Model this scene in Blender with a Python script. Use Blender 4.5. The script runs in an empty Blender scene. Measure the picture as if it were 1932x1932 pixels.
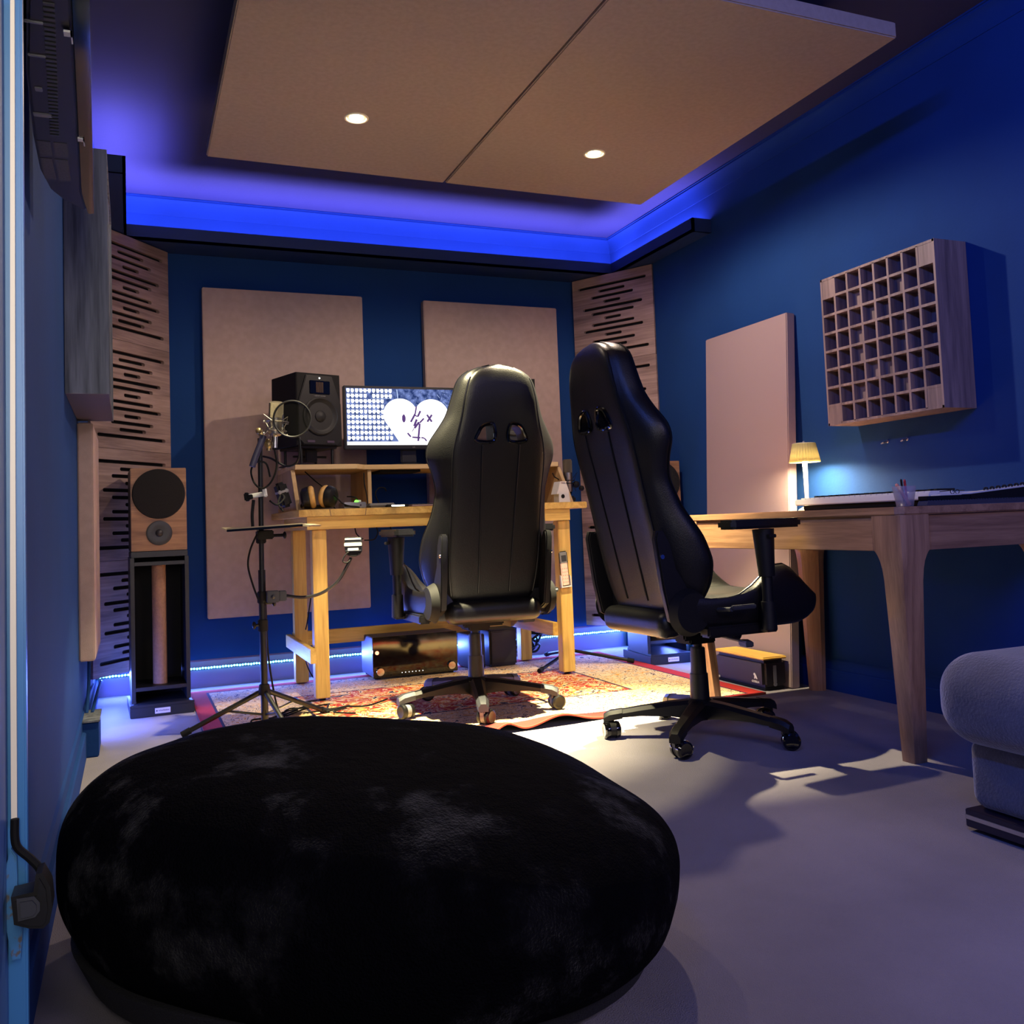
import bpy, bmesh, math, random
from mathutils import Vector, Matrix, noise
random.seed(7)
D = bpy.data
SC = bpy.context.scene
COL = SC.collection
R = math.radians
PI = math.pi

# ---------------------------------------------------------------- camera
FPX = 1737.66
cam_d = D.cameras.new('camera'); cam = D.objects.new('camera', cam_d); COL.objects.link(cam)
cam_d.sensor_width = 36; cam_d.lens = 36 * FPX / 1932
cam_d.shift_y = -(966 - 882.28) / 1932
cam_d.clip_start = .02
yaw, pit, rol = R(22.59), R(3.457), R(-2.188)
fw = Vector((math.sin(yaw) * math.cos(pit), math.cos(yaw) * math.cos(pit), math.sin(pit)))
rt = Vector((math.cos(yaw), -math.sin(yaw), 0)); up = rt.cross(fw)
r2 = math.cos(rol) * rt + math.sin(rol) * up
u2 = -math.sin(rol) * rt + math.cos(rol) * up
cam.matrix_world = Matrix(((r2.x, u2.x, -fw.x, 0), (r2.y, u2.y, -fw.y, 0), (r2.z, u2.z, -fw.z, .74), (0, 0, 0, 1)))
SC.camera = cam

# ---------------------------------------------------------------- world, exposure
SC.view_settings.view_transform = 'Standard'
SC.view_settings.look = 'None'
SC.view_settings.gamma = 1
SC.view_settings.use_curve_mapping = False
SC.view_settings.exposure = 1.0
w = D.worlds.new('world'); SC.world = w; w.use_nodes = True
w.node_tree.nodes['Background'].inputs[0].default_value = (.10, .12, .30, 1)
w.node_tree.nodes['Background'].inputs[1].default_value = .02

# room lights (dimensions used below)
XL, XR, YB, YF, ZC = -.165, 2.69, 4.80, -2.2, 2.42
TZ, TB = 2.213, 2.145            # trough top / underside
TXL, TXR, TY = 0.0, 2.58, 4.60   # trough inner lines
TYE = 3.765                      # trough wing ends

def area(name, loc, size, col, power, rot=(0, 0, 0), spread=180):
    l = D.lights.new(name, 'AREA'); l.shape = 'RECTANGLE'; l.size, l.size_y = size
    l.color = col; l.energy = power; l.spread = R(spread)
    o = D.objects.new(name, l); o.location = loc; o.rotation_euler = rot; COL.objects.link(o); return o
VIO = (.24, .21, 1.0)
COVE = 17.0
# light strips lying in the trough, shining up
area('cove_light_back', ((XL + XR) / 2, TY + .05, TZ - .035), (2.5, .03), VIO, COVE, (PI, 0, 0))
area('cove_light_left', (TXL - .05, (TYE + YB) / 2, TZ - .035), (.03, .9), VIO, COVE * .36, (PI, 0, 0))
area('cove_light_right', (TXR + .045, (TYE + YB) / 2, TZ - .035), (.03, .9), VIO, COVE * .30, (PI, 0, 0))
# led strip over the baseboard
CY = (.11, .19, 1.0)
area('base_light_back', ((XL + XR) / 2, YB - .045, .100), (2.75, .012), CY, 20.0, (R(-78), 0, 0))
area('base_light_left', (XL + .035, 4.25, .105), (.012, .9), CY, 5.5, (0, R(-66), 0))
area('base_light_right', (XR - .045, 4.3, .100), (.012, .9), CY, 5, (0, R(75), 0))
# added fill lights at and behind the camera, standing in for the unseen room
area('rear_blue_fill', (1.9, -1.2, 2.3), (1.4, .6), (.16, .20, 1.0), 14, (R(20), R(12), 0))
area('left_blue_fill', (XL + .06, .2, 2.28), (.05, 1.6), (.07, .17, 1.0), 26, (0, R(-82), 0), 130)
area('rear_warm_fill', (1.5, -1.0, 1.9), (.6, .6), (1.0, .78, .66), 7, (R(55), 0, R(-8)))
area('doorway_light', (-.02, -.55, 1.35), (.25, 1.3), (1.0, .90, .78), 4.2, (R(90), 0, R(6)), 100)
def spot(name, loc, col, power, ang, blend, rad=.02, tgt=None):
    l = D.lights.new(name, 'SPOT'); l.color = col; l.energy = power; l.spot_size = R(ang); l.spot_blend = blend
    l.shadow_soft_size = rad
    o = D.objects.new(name, l); o.location = loc; COL.objects.link(o)
    if tgt: o.rotation_euler = (Vector(tgt) - Vector(loc)).to_track_quat('-Z', 'Y').to_euler()
    return o
WARM = (1.0, .87, .50)
CZ = 2.18
for (sx_, sy_, k_, tx_, ty_, q_) in ((.75, 3.10, 1.0, .92, 3.12, 9), (1.705, 3.13, 1.25, 1.56, 2.97, 38)):
    p_ = (sx_, sy_, CZ - .012)
    spot('downlight_core', p_, WARM, 900 * k_, 46, 1.0, .018, (tx_, ty_, 0))
    spot('downlight_beam', p_, WARM, 100 * k_, 60, .18, .018, (sx_, sy_ + .03, 0))
    spot('downlight_spill', p_, (1.0, .78, .62), q_, 172, .3, .02)

# ---------------------------------------------------------------- materials
def lin(c): c /= 255.; return c / 12.92 if c <= .04045 else ((c + .055) / 1.055) ** 2.4
def rgb(r, g, b): return (lin(r), lin(g), lin(b), 1)
MATS = {}
def mat(name, col, rough=.6, metal=0, bump=0, bscale=200, var=0, vscale=6, sheen=0, coat=0, spec=.5, stretch=None, emit=None, es=0, alpha=1, trans=0, col2=None, ramp=(.35, .65)):
    if name in MATS: return MATS[name]
    m = D.materials.new(name); m.use_nodes = True; nt = m.node_tree; b = nt.nodes['Principled BSDF']
    b.inputs['Base Color'].default_value = col; b.inputs['Roughness'].default_value = rough
    b.inputs['Metallic'].default_value = metal; b.inputs['Specular IOR Level'].default_value = spec
    if sheen: b.inputs['Sheen Weight'].default_value = sheen; b.inputs['Sheen Roughness'].default_value = .4
    if coat: b.inputs['Coat Weight'].default_value = coat; b.inputs['Coat Roughness'].default_value = .08
    if emit: b.inputs['Emission Color'].default_value = emit; b.inputs['Emission Strength'].default_value = es
    if trans: b.inputs['Transmission Weight'].default_value = trans
    if alpha < 1: b.inputs['Alpha'].default_value = alpha
    tc = nt.nodes.new('ShaderNodeTexCoord')
    def coords(s):
        mp = nt.nodes.new('ShaderNodeMapping'); nt.links.new(tc.outputs['Object'], mp.inputs['Vector'])
        mp.inputs['Scale'].default_value = s; return mp.outputs['Vector']
    if var or col2:
        n = nt.nodes.new('ShaderNodeTexNoise'); n.inputs['Scale'].default_value = vscale; n.inputs['Detail'].default_value = 6
        nt.links.new(coords(stretch or (1, 1, 1)), n.inputs['Vector'])
        cr = nt.nodes.new('ShaderNodeValToRGB'); cr.color_ramp.elements[0].position = ramp[0]; cr.color_ramp.elements[1].position = ramp[1]
        c2 = col2 or tuple(min(1, c * (1 + var)) for c in col[:3]) + (1,)
        c1 = col if col2 else tuple(c * (1 - var) for c in col[:3]) + (1,)
        cr.color_ramp.elements[0].color = c1; cr.color_ramp.elements[1].color = c2
        nt.links.new(n.outputs['Fac'], cr.inputs['Fac']); nt.links.new(cr.outputs['Color'], b.inputs['Base Color'])
    if bump:
        n2 = nt.nodes.new('ShaderNodeTexNoise'); n2.inputs['Scale'].default_value = bscale; n2.inputs['Detail'].default_value = 4
        nt.links.new(coords(stretch or (1, 1, 1)), n2.inputs['Vector'])
        bp = nt.nodes.new('ShaderNodeBump'); bp.inputs['Strength'].default_value = bump; bp.inputs['Distance'].default_value = .004
        nt.links.new(n2.outputs['Fac'], bp.inputs['Height']); nt.links.new(bp.outputs['Normal'], b.inputs['Normal'])
    MATS[name] = m; return m
def woodmat(name, c1, c2, axis, rough=.5, scale=5, knots=0):
    """long grain along one axis: stretched noise plus fine fibres; optional knots"""
    if name in MATS: return MATS[name]
    m = D.materials.new(name); m.use_nodes = True; nt = m.node_tree; b = nt.nodes['Principled BSDF']; L = nt.links.new
    tc = nt.nodes.new('ShaderNodeTexCoord'); mp = nt.nodes.new('ShaderNodeMapping'); L(tc.outputs['Object'], mp.inputs['Vector'])
    s = [14, 14, 14]; s[axis] = .9; mp.inputs['Scale'].default_value = s
    n = nt.nodes.new('ShaderNodeTexNoise'); n.inputs['Scale'].default_value = scale * .35; n.inputs['Detail'].default_value = 5; n.inputs['Distortion'].default_value = 1.2
    L(mp.outputs['Vector'], n.inputs['Vector'])
    f = nt.nodes.new('ShaderNodeTexNoise'); f.inputs['Scale'].default_value = scale * 3; f.inputs['Detail'].default_value = 3; L(mp.outputs['Vector'], f.inputs['Vector'])
    mx = nt.nodes.new('ShaderNodeMath'); mx.operation = 'MULTIPLY_ADD'; mx.inputs[1].default_value = .35; L(f.outputs['Fac'], mx.inputs[0]); L(n.outputs['Fac'], mx.inputs[2])
    cr = nt.nodes.new('ShaderNodeValToRGB'); e = cr.color_ramp.elements; e[0].position = .48; e[1].position = .85; e[0].color = c1; e[1].color = c2
    L(mx.outputs[0], cr.inputs['Fac']); out = cr.outputs['Color']
    if knots:
        v = nt.nodes.new('ShaderNodeTexNoise'); v.inputs['Scale'].default_value = knots; v.inputs['Detail'].default_value = 2
        mp2 = nt.nodes.new('ShaderNodeMapping'); s2 = [1, 1, 1]; s2[axis] = .35; mp2.inputs['Scale'].default_value = s2; L(tc.outputs['Object'], mp2.inputs['Vector']); L(mp2.outputs['Vector'], v.inputs['Vector'])
        k = nt.nodes.new('ShaderNodeMapRange'); k.inputs[1].default_value = .64; k.inputs[2].default_value = .75; L(v.outputs['Fac'], k.inputs[0])
        mm = nt.nodes.new('ShaderNodeMix'); mm.data_type = 'RGBA'; L(k.outputs[0], mm.inputs[0]); L(out, mm.inputs[6]); mm.inputs[7].default_value = tuple(c * .35 for c in c1[:3]) + (1,)
        out = mm.outputs[2]
    L(out, b.inputs['Base Color']); b.inputs['Roughness'].default_value = rough
    bp = nt.nodes.new('ShaderNodeBump'); bp.inputs['Strength'].default_value = .12; bp.inputs['Distance'].default_value = .002
    L(mx.outputs[0], bp.inputs['Height']); L(bp.outputs['Normal'], b.inputs['Normal'])
    MATS[name] = m; return m
def emis(name, col, s):
    if name in MATS: return MATS[name]
    m = D.materials.new(name); m.use_nodes = True; nt = m.node_tree; nt.nodes.remove(nt.nodes['Principled BSDF'])
    e = nt.nodes.new('ShaderNodeEmission'); e.inputs[0].default_value = col; e.inputs[1].default_value = s
    nt.links.new(e.outputs[0], nt.nodes['Material Output'].inputs[0]); MATS[name] = m; return m

M_wall = mat('wall_paint', rgb(16, 54, 108), .85, bump=.12, bscale=90, var=.06, vscale=3, spec=.2)
M_trough = mat('trough_paint', rgb(14, 40, 88), .6)
M_ceil = mat('ceiling_paint', rgb(44, 46, 78), .8, bump=.1, bscale=60)
M_base = mat('baseboard_paint', rgb(120, 112, 150), .45)
M_carpet = mat('carpet', rgb(138, 132, 138), .95, bump=.8, bscale=420, var=.12, vscale=2.2, spec=.1)
M_fab = mat('panel_fabric', rgb(172, 150, 140), .95, bump=.45, bscale=900, var=.05, vscale=30, spec=.1)
M_cloud = mat('cloud_fabric', rgb(160, 143, 132), .95, bump=.5, bscale=700, var=.05, vscale=60, spec=.1)
M_pine = {a: woodmat('pine_%s' % 'xyz'[a], rgb(182, 144, 72), rgb(220, 186, 104), a, .5, 4, 5) for a in range(3)}
M_oak = {a: woodmat('oak_%s' % 'xyz'[a], rgb(128, 92, 66), rgb(170, 128, 94), a, .45, 5) for a in range(3)}
M_ply = woodmat('birch_ply', rgb(190, 160, 112), rgb(214, 186, 138), 0, .5, 3)
M_plyz = woodmat('birch_ply_upright', rgb(160, 130, 90), rgb(190, 160, 116), 2, .5, 3)
M_slat = woodmat('slotted_oak', rgb(112, 90, 82), rgb(168, 142, 130), 0, .6, 3.2, 3.2)
M_qrd = woodmat('diffuser_wood', rgb(92, 76, 76), rgb(140, 118, 112), 2, .6, 4)
M_grey = woodmat('grey_oak', rgb(58, 62, 68), rgb(128, 132, 136), 2, .55, 3.4)
M_spkwood = woodmat('speaker_veneer', rgb(110, 76, 52), rgb(158, 118, 84), 0, .5, 4)
M_bamboo = woodmat('bamboo_lid', rgb(196, 150, 60), rgb(222, 180, 84), 1, .4, 4)
M_leather = mat('black_leather', rgb(9, 9, 11), .40, bump=.15, bscale=260, spec=.42)
M_pipe = mat('piping_black', rgb(8, 8, 10), .3)
M_plastic = mat('black_plastic', rgb(8, 8, 10), .45, spec=.4)
M_matte = mat('matte_black', rgb(8, 8, 10), .75, spec=.3)
M_gloss = mat('gloss_black', rgb(6, 6, 8), .06, coat=.6)
M_steel = mat('brushed_steel', rgb(190, 190, 192), .3, 1)
M_chrome = mat('chrome', rgb(220, 220, 222), .12, 1)
M_greyp = mat('grey_plastic', rgb(120, 120, 122), .45)
M_darkgrey = mat('dark_grey_plastic', rgb(42, 44, 50), .5)
M_white = mat('white_plastic', rgb(205, 203, 200), .45)
M_pink = mat('pale_pink_plastic', rgb(224, 190, 176), .5)
M_fur = None
M_sofa = mat('sofa_velvet', rgb(86, 86, 92), .85, bump=.6, bscale=160, sheen=.6, var=.22, vscale=9)
M_cable = mat('cable_rubber', rgb(5, 5, 6), .75, spec=.25)
M_cork = mat('tan_tube', rgb(150, 112, 88), .8, bump=.5, bscale=300, var=.1, vscale=80)
M_tan = mat('tan_leather', rgb(190, 148, 80), .5, bump=.3, bscale=250, var=.12, vscale=60)
M_stand = mat('stand_black', rgb(20, 22, 32), .45)
M_metalg = mat('mic_silver', rgb(170, 165, 155), .32, 1)
M_mesh = mat('mic_mesh', rgb(120, 112, 98), .45, .8, bump=1, bscale=1500)
M_plate = mat('label_plate', rgb(205, 195, 210), .5)
M_ink = mat('ink', rgb(60, 45, 70), .6)

# ---------------------------------------------------------------- mesh helpers
class B:
    def __init__(s): s.bm = bmesh.new(); s.M = Matrix(); s.mi = 0
    def _new(s, f):
        bv = set(s.bm.verts); bf = set(s.bm.faces)
        f()
        nv = [v for v in s.bm.verts if v not in bv]
        for fc in s.bm.faces:
            if fc not in bf: fc.material_index = s.mi
        if s.M != Matrix(): bmesh.ops.transform(s.bm, matrix=s.M, verts=nv)
        return s
    def box(s, x0, x1, y0, y1, z0, z1, bev=0, seg=2):
        def f():
            m = Matrix.Translation(((x0 + x1) / 2, (y0 + y1) / 2, (z0 + z1) / 2)) @ Matrix.Diagonal((abs(x1 - x0), abs(y1 - y0), abs(z1 - z0), 1))
            r = bmesh.ops.create_cube(s.bm, size=1, matrix=m)
            if bev:
                es = list({e for v in r['verts'] for e in v.link_edges})
                bmesh.ops.bevel(s.bm, geom=es, offset=bev, segments=seg, affect='EDGES', clamp_overlap=True)
        return s._new(f)
    def poly(s, pts, z0, z1, bev=0, axis='z'):
        """prism of a 2D outline; axis z: (x,y); axis x: (y,z); axis y: (x,z)"""
        def P(p, h):
            return (p[0], p[1], h) if axis == 'z' else (h, p[0], p[1]) if axis == 'x' else (p[0], h, p[1])
        def f():
            a = [s.bm.verts.new(P(p, z0)) for p in pts]; b = [s.bm.verts.new(P(p, z1)) for p in pts]
            n = len(pts); fs = []
            fs.append(s.bm.faces.new(a[::-1])); fs.append(s.bm.faces.new(b))
            for i in range(n): fs.append(s.bm.faces.new((a[i], a[(i + 1) % n], b[(i + 1) % n], b[i])))
            bmesh.ops.recalc_face_normals(s.bm, faces=fs)
            if bev:
                es = list({e for fc in fs[:2] for e in fc.edges})
                bmesh.ops.bevel(s.bm, geom=es, offset=bev, segments=2, affect='EDGES', clamp_overlap=True)
        return s._new(f)
    def cyl(s, p0, p1, r0, r1=None, seg=24, bev=0):
        r1 = r0 if r1 is None else r1; p0 = Vector(p0); p1 = Vector(p1)
        def f():
            q = (p1 - p0).to_track_quat('Z', 'Y').to_matrix().to_4x4()
            a = [s.bm.verts.new(p0 + q @ Vector((r0 * math.cos(2 * PI * i / seg), r0 * math.sin(2 * PI * i / seg), 0))) for i in range(seg)]
            b = [s.bm.verts.new(p1 + q @ Vector((r1 * math.cos(2 * PI * i / seg), r1 * math.sin(2 * PI * i / seg), 0))) for i in range(seg)]
            c0 = s.bm.faces.new(a[::-1]); c1 = s.bm.faces.new(b)
            for i in range(seg): s.bm.faces.new((a[i], a[(i + 1) % seg], b[(i + 1) % seg], b[i]))
            if bev: bmesh.ops.bevel(s.bm, geom=list(c0.edges) + list(c1.edges), offset=bev, segments=2, affect='EDGES')
        return s._new(f)
    def lathe(s, prof, c=(0, 0, 0), seg=32, axis=None):
        c = Vector(c); q = Matrix() if axis is None else Vector(axis).to_track_quat('Z', 'Y').to_matrix().to_4x4()
        def f():
            rings = []
            for r, z in prof:
                rings.append([s.bm.verts.new(c + q @ Vector((max(r, 1e-4) * math.cos(2 * PI * i / seg), max(r, 1e-4) * math.sin(2 * PI * i / seg), z))) for i in range(seg)])
            for a, b in zip(rings, rings[1:]):
                for i in range(seg): s.bm.faces.new((a[i], a[(i + 1) % seg], b[(i + 1) % seg], b[i]))
            fs = [s.bm.faces.new(rings[0][::-1]), s.bm.faces.new(rings[-1])]
        return s._new(f)
    def tube(s, pts, r, seg=8, smooth=0, closed=False, radii=None):
        pts = [Vector(p) for p in pts]
        if smooth: pts = spline(pts, smooth, closed)
        n = len(pts)
        def f():
            rings = []; nrm = None
            for i, p in enumerate(pts):
                if closed: t = pts[(i + 1) % n] - pts[i - 1]
                else: t = pts[min(i + 1, n - 1)] - pts[max(i - 1, 0)]
                t.normalize()
                if nrm is None: nrm = t.orthogonal().normalized()
                nrm = (nrm - t * nrm.dot(t))
                nrm = nrm.normalized() if nrm.length > 1e-6 else t.orthogonal().normalized()
                bn = t.cross(nrm); rr = radii[i] if radii else r
                rings.append([s.bm.verts.new(p + rr * (math.cos(2 * PI * k / seg) * nrm + math.sin(2 * PI * k / seg) * bn)) for k in range(seg)])
            for i in range(n if closed else n - 1):
                a = rings[i]; b = rings[(i + 1) % n]
                for k in range(seg): s.bm.faces.new((a[k], a[(k + 1) % seg], b[(k + 1) % seg], b[k]))
            if not closed: s.bm.faces.new(rings[0][::-1]); s.bm.faces.new(rings[-1])
        return s._new(f)
    def ball(s, c, r, sc=(1, 1, 1), seg=20):
        def f():
            m = Matrix.Translation(c) @ Matrix.Diagonal((r * sc[0], r * sc[1], r * sc[2], 1))
            bmesh.ops.create_uvsphere(s.bm, u_segments=seg, v_segments=seg // 2 + 2, radius=1, matrix=m)
        return s._new(f)
    def rbox(s, x0, x1, y0, y1, z0, z1, r, n=5):
        """box with truly round edges: a subdivided cube pushed onto the rounded surface"""
        def f():
            lo = Vector((x0, y0, z0)); hi = Vector((x1, y1, z1)); il = lo + Vector((r, r, r)); ih = hi - Vector((r, r, r))
            def knots(a, b, ia, ib): return [a + (ia - a) * k / n for k in range(n)] + [ia + (ib - ia) * k / 6 for k in range(7)] + [ib + (b - ib) * (k + 1) / n for k in range(n)]
            K = [knots(lo[i], hi[i], il[i], ih[i]) for i in range(3)]; V = {}
            def vert(p):
                q = Vector([min(max(p[i], il[i]), ih[i]) for i in range(3)]); d = Vector(p) - q
                if d.length > 1e-9:
                    d = d.normalized() * r
                c = q + d; k = (round(p[0], 6), round(p[1], 6), round(p[2], 6))
                if k not in V: V[k] = s.bm.verts.new(c)
                return V[k]
            for ax in range(3):
                u, v = (ax + 1) % 3, (ax + 2) % 3
                for side in (0, 1):
                    for i in range(len(K[u]) - 1):
                        for j in range(len(K[v]) - 1):
                            q = []
                            for (a, b) in ((i, j), (i + 1, j), (i + 1, j + 1), (i, j + 1)):
                                p = [0, 0, 0]; p[ax] = K[ax][-1] if side else K[ax][0]; p[u] = K[u][a]; p[v] = K[v][b]; q.append(vert(p))
                            if len(set(q)) == 4:
                                try: s.bm.faces.new(q)
                                except ValueError: pass
        return s._new(f)
    def loft(s, rings, cap=True):
        def f():
            rr = [[s.bm.verts.new(p) for p in r] for r in rings]; n = len(rr[0])
            for a, b in zip(rr, rr[1:]):
                for i in range(n): s.bm.faces.new((a[i], a[(i + 1) % n], b[(i + 1) % n], b[i]))
            if cap: s.bm.faces.new(rr[0][::-1]); s.bm.faces.new(rr[-1])
        return s._new(f)
    def build(s, name, mats, parent=None, world=True, ang=35, sub=0):
        bm = s.bm
        bmesh.ops.recalc_face_normals(bm, faces=bm.faces)
        if parent is not None and world:
            bmesh.ops.translate(bm, verts=bm.verts, vec=-tot(parent))
        org = Vector((0, 0, 0))
        if parent is None:
            xs = [v.co.x for v in bm.verts]; ys = [v.co.y for v in bm.verts]; zs = [v.co.z for v in bm.verts]
            org = Vector(((min(xs) + max(xs)) / 2, (min(ys) + max(ys)) / 2, min(zs)))
            bmesh.ops.translate(bm, verts=bm.verts, vec=-org)
        me = D.meshes.new(name); bm.to_mesh(me); bm.free()
        for m in (mats if isinstance(mats, (list, tuple)) else [mats]): me.materials.append(m)
        me.shade_smooth()
        if ang < 180: me.set_sharp_from_angle(angle=R(ang))
        o = D.objects.new(name, me); COL.objects.link(o); o.location = org
        if parent is not None: o.parent = parent
        if sub:
            md = o.modifiers.new('sub', 'SUBSURF'); md.levels = sub; md.render_levels = sub
        return o
def tot(p):
    v = Vector((0, 0, 0))
    while p is not None: v = v + p.location; p = p.parent
    return v
def spline(p, k, closed=False):
    out = []; n = len(p)
    rng = range(n) if closed else range(n - 1)
    for i in rng:
        if closed: a, b, c, d = p[i - 1], p[i], p[(i + 1) % n], p[(i + 2) % n]
        else: a, b, c, d = p[max(i - 1, 0)], p[i], p[i + 1], p[min(i + 2, n - 1)]
        for j in range(k):
            t = j / k
            out.append(.5 * ((2 * b) + (c - a) * t + (2 * a - 5 * b + 4 * c - d) * t * t + (3 * b - a - 3 * c + d) * t ** 3))
    if not closed: out.append(p[-1])
    return out
def tag(o, label=None, cat=None, group=None, kind=None):
    if label: o['label'] = label
    if cat: o['category'] = cat
    if group: o['group'] = group
    if kind: o['kind'] = kind
    return o
def thing(name, label, cat, loc=(0, 0, 0), rotz=0, group=None):
    o = D.objects.new(name, None); COL.objects.link(o); o.empty_display_size = .05
    o.location = loc; o.rotation_euler = (0, 0, rotz)
    return tag(o, label, cat, group)
def struct(o): o['kind'] = 'structure'; return o
def curve_mesh(cu):
    o = D.objects.new('tmp', cu); COL.objects.link(o)
    me = D.meshes.new_from_object(o.evaluated_get(bpy.context.evaluated_depsgraph_get()))
    D.objects.remove(o); D.curves.remove(cu); return me
def text(name, body, size, m, parent, mw, depth=.0006):
    """lettering: mw is its matrix in the parent's space; text runs along local x, faces local z"""
    cu = D.curves.new('t', 'FONT'); cu.body = body; cu.size = size; cu.extrude = depth; cu.align_x = 'CENTER'; cu.align_y = 'CENTER'
    me = curve_mesh(cu); me.name = name; me.materials.clear(); me.materials.append(m); me.transform(mw)
    o = D.objects.new(name, me); COL.objects.link(o); o.parent = parent; return o
def boolean(o, cutters):
    for c in cutters:
        md = o.modifiers.new('b', 'BOOLEAN'); md.object = c; md.operation = 'DIFFERENCE'; md.solver = 'EXACT'
    bpy.context.view_layer.update()
    me = D.meshes.new_from_object(o.evaluated_get(bpy.context.evaluated_depsgraph_get()))
    o.modifiers.clear(); o.data = me
    for c in cutters: D.objects.remove(c)
    me.shade_smooth(); me.set_sharp_from_angle(angle=R(40))

# ================================================================ SETTING
struct(B().box(XL - .1, XR + .1, YF - .1, YB + .1, -.1, 0).build('floor', M_carpet))
struct(B().box(XL - .1, XR + .1, YF - .1, YB + .1, ZC, ZC + .1).build('ceiling', M_ceil))
struct(B().box(XL - .1, XR + .1, YB, YB + .1, 0, ZC).build('wall_back', M_wall))
struct(B().box(XR, XR + .1, YF, YB, 0, ZC).build('wall_right', M_wall))
struct(B().box(XL - .1, XL, YF, YB, 0, ZC).build('wall_left', M_wall))
struct(B().box(XL - .1, XR + .1, YF - .1, YF, 0, ZC).build('wall_front', M_wall))
# light trough: floor board + upstand, a U of three runs with end caps
tr = B()
th = .012
tr.poly([(XL, TYE), (TXL, TYE), (TXL, TY), (TXR, TY), (TXR, TYE), (XR, TYE), (XR, YB), (XL, YB)], TB, TB + th)
tr.box(TXL - th, TXL, TYE, TY, TB, TZ).box(TXR, TXR + th, TYE, TY, TB, TZ).box(TXL - th, TXR + th, TY, TY + th, TB, TZ)
tr.box(XL, TXL, TYE, TYE + th, TB, TZ).box(TXR, XR, TYE, TYE + th, TB, TZ)
struct(tr.build('trim_1', M_trough))
# cornice mouldings at the ceiling: stepped profile
def cornice(name, run, flip, y0=None, y1=None):
    pr = [(0, ZC - .085), (.004, ZC - .085), (.006, ZC - .07), (.010, ZC - .05), (.018, ZC - .03), (.028, ZC - .018), (.034, ZC - .014), (.034, ZC - .006), (.040, ZC - .006), (.040, ZC), (0, ZC)]
    b = B()
    if run == 'right': b.poly([(XR - x, z) for x, z in pr], YF, YB, axis='y')
    if run == 'left': b.poly([(XL + x, z) for x, z in pr], YF, YB, axis='y')
    if run == 'back': b.poly([(YB - x, z) for x, z in pr], XL, XR, axis='x')
    return struct(b.build(name, M_wall, ang=20))
cornice('trim_2', 'right', 0); cornice('trim_3', 'left', 0); cornice('trim_4', 'back', 0)
# baseboards
def skirting(name, run):
    pr = [(0, 0), (.018, 0), (.018, .082), (.014, .086), (.006, .088), (.006, .125), (0, .132)]
    b = B()
    if run == 'right': b.poly([(XR - x, z) for x, z in pr], YF, YB, axis='y')
    if run == 'left': b.poly([(XL + x, z) for x, z in pr], YF, YB, axis='y')
    if run == 'back': b.poly([(YB - x, z) for x, z in pr], XL, XR, axis='x')
    return struct(b.build(name, M_wall if run != 'back' else M_base, ang=20))
skirting('baseboard_right', 'right'); skirting('baseboard_left', 'left'); skirting('baseboard_back', 'back')

# door frame on the near left wall with its rebate
df = B()
df.box(XL, -.101, 1.08, 1.095, 0, ZC - .1, .002)
struct(df.build('trim_5', mat('frame_paint', rgb(60, 120, 175), .35, var=.05, vscale=4)))
dl = B().box(XL, -.118, .2, 1.078, 0, ZC - .1, .002)
struct(dl.build('door_1', mat('door_paint', rgb(70, 100, 150), .4)))

# ================================================================ led strips
def led(name, p0, p1, n, label, norm):
    t = thing(name, label, 'light strip', Vector(p0) * .5 + Vector(p1) * .5, group='light strips above the baseboards')
    p0 = Vector(p0); p1 = Vector(p1); d = (p1 - p0); L = d.length; d.normalize()
    b = B(); a = p0 + norm * .002; 
    b.tube([p0, p1], .0045, seg=6); b.build('strip_tape', mat('strip_silicone', rgb(150, 190, 220), .3), t)
    b = B()
    for i in range(n):
        c = p0 + d * (L * (i + .5) / n) + norm * .005 + Vector((0, 0, .001 * math.sin(i * 1.7)))
        b.ball(c, .0048, seg=6)
    tag(b.build('diode', emis('led_cyan', (.12, .72, 1.0, 1), 9), t), kind='stuff')
    return t
led('light_strip', (XL + .02, YB - .022, .094), (XR - .02, YB - .022, .094), 210, 'cyan light strip running along the top of the back wall baseboard', Vector((0, -1, 0)))
led('light_strip', (XR - .022, YB - .03, .094), (XR - .022, 3.85, .094), 70, 'cyan light strip on the right wall baseboard behind the stand', Vector((-1, 0, 0)))

# ================================================================ ceiling clouds with spotlights
cx = [.285, 1.234, 1.242, 2.19]
for i, lb in enumerate(('beige fabric ceiling panel on the left with a spotlight in it', 'beige fabric ceiling panel on the right with a spotlight in it')):
    b = B().box(cx[2 * i], cx[2 * i + 1], 2.06, 3.60, CZ, CZ + .05, .004)
    o = b.build('acoustic_ceiling_panel', M_cloud); tag(o, lb, 'acoustic panel', 'ceiling panels')
    c = (.75, 3.10) if i == 0 else (1.705, 3.13)
    cut = B().cyl((c[0], c[1], CZ - .02), (c[0], c[1], CZ + .04), .036, seg=32).build('cut', M_matte)
    boolean(o, [cut])
    t = thing('recessed_spotlight', 'glowing recessed spotlight in the %s ceiling panel' % ('left' if i == 0 else 'right'), 'spotlight', (c[0], c[1], CZ), group='spotlights in the ceiling panels')
    b = B().lathe([(.0345, 0), (.0425, 0), (.0425, -.003), (.040, -.005), (.035, -.004), (.033, 0), (.030, .012), (.0345, .012)], (c[0], c[1], CZ)); b.build('bezel', mat('lamp_bezel', rgb(230, 220, 190), .35), t)
    B().lathe([(0, -.001), (.018, -.003), (.028, .001), (.031, .006), (.031, .02), (0, .02)], (c[0], c[1], CZ)).build('lens', emis('lamp_lens', (1, .86, .58, 1), 45), t)

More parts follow.
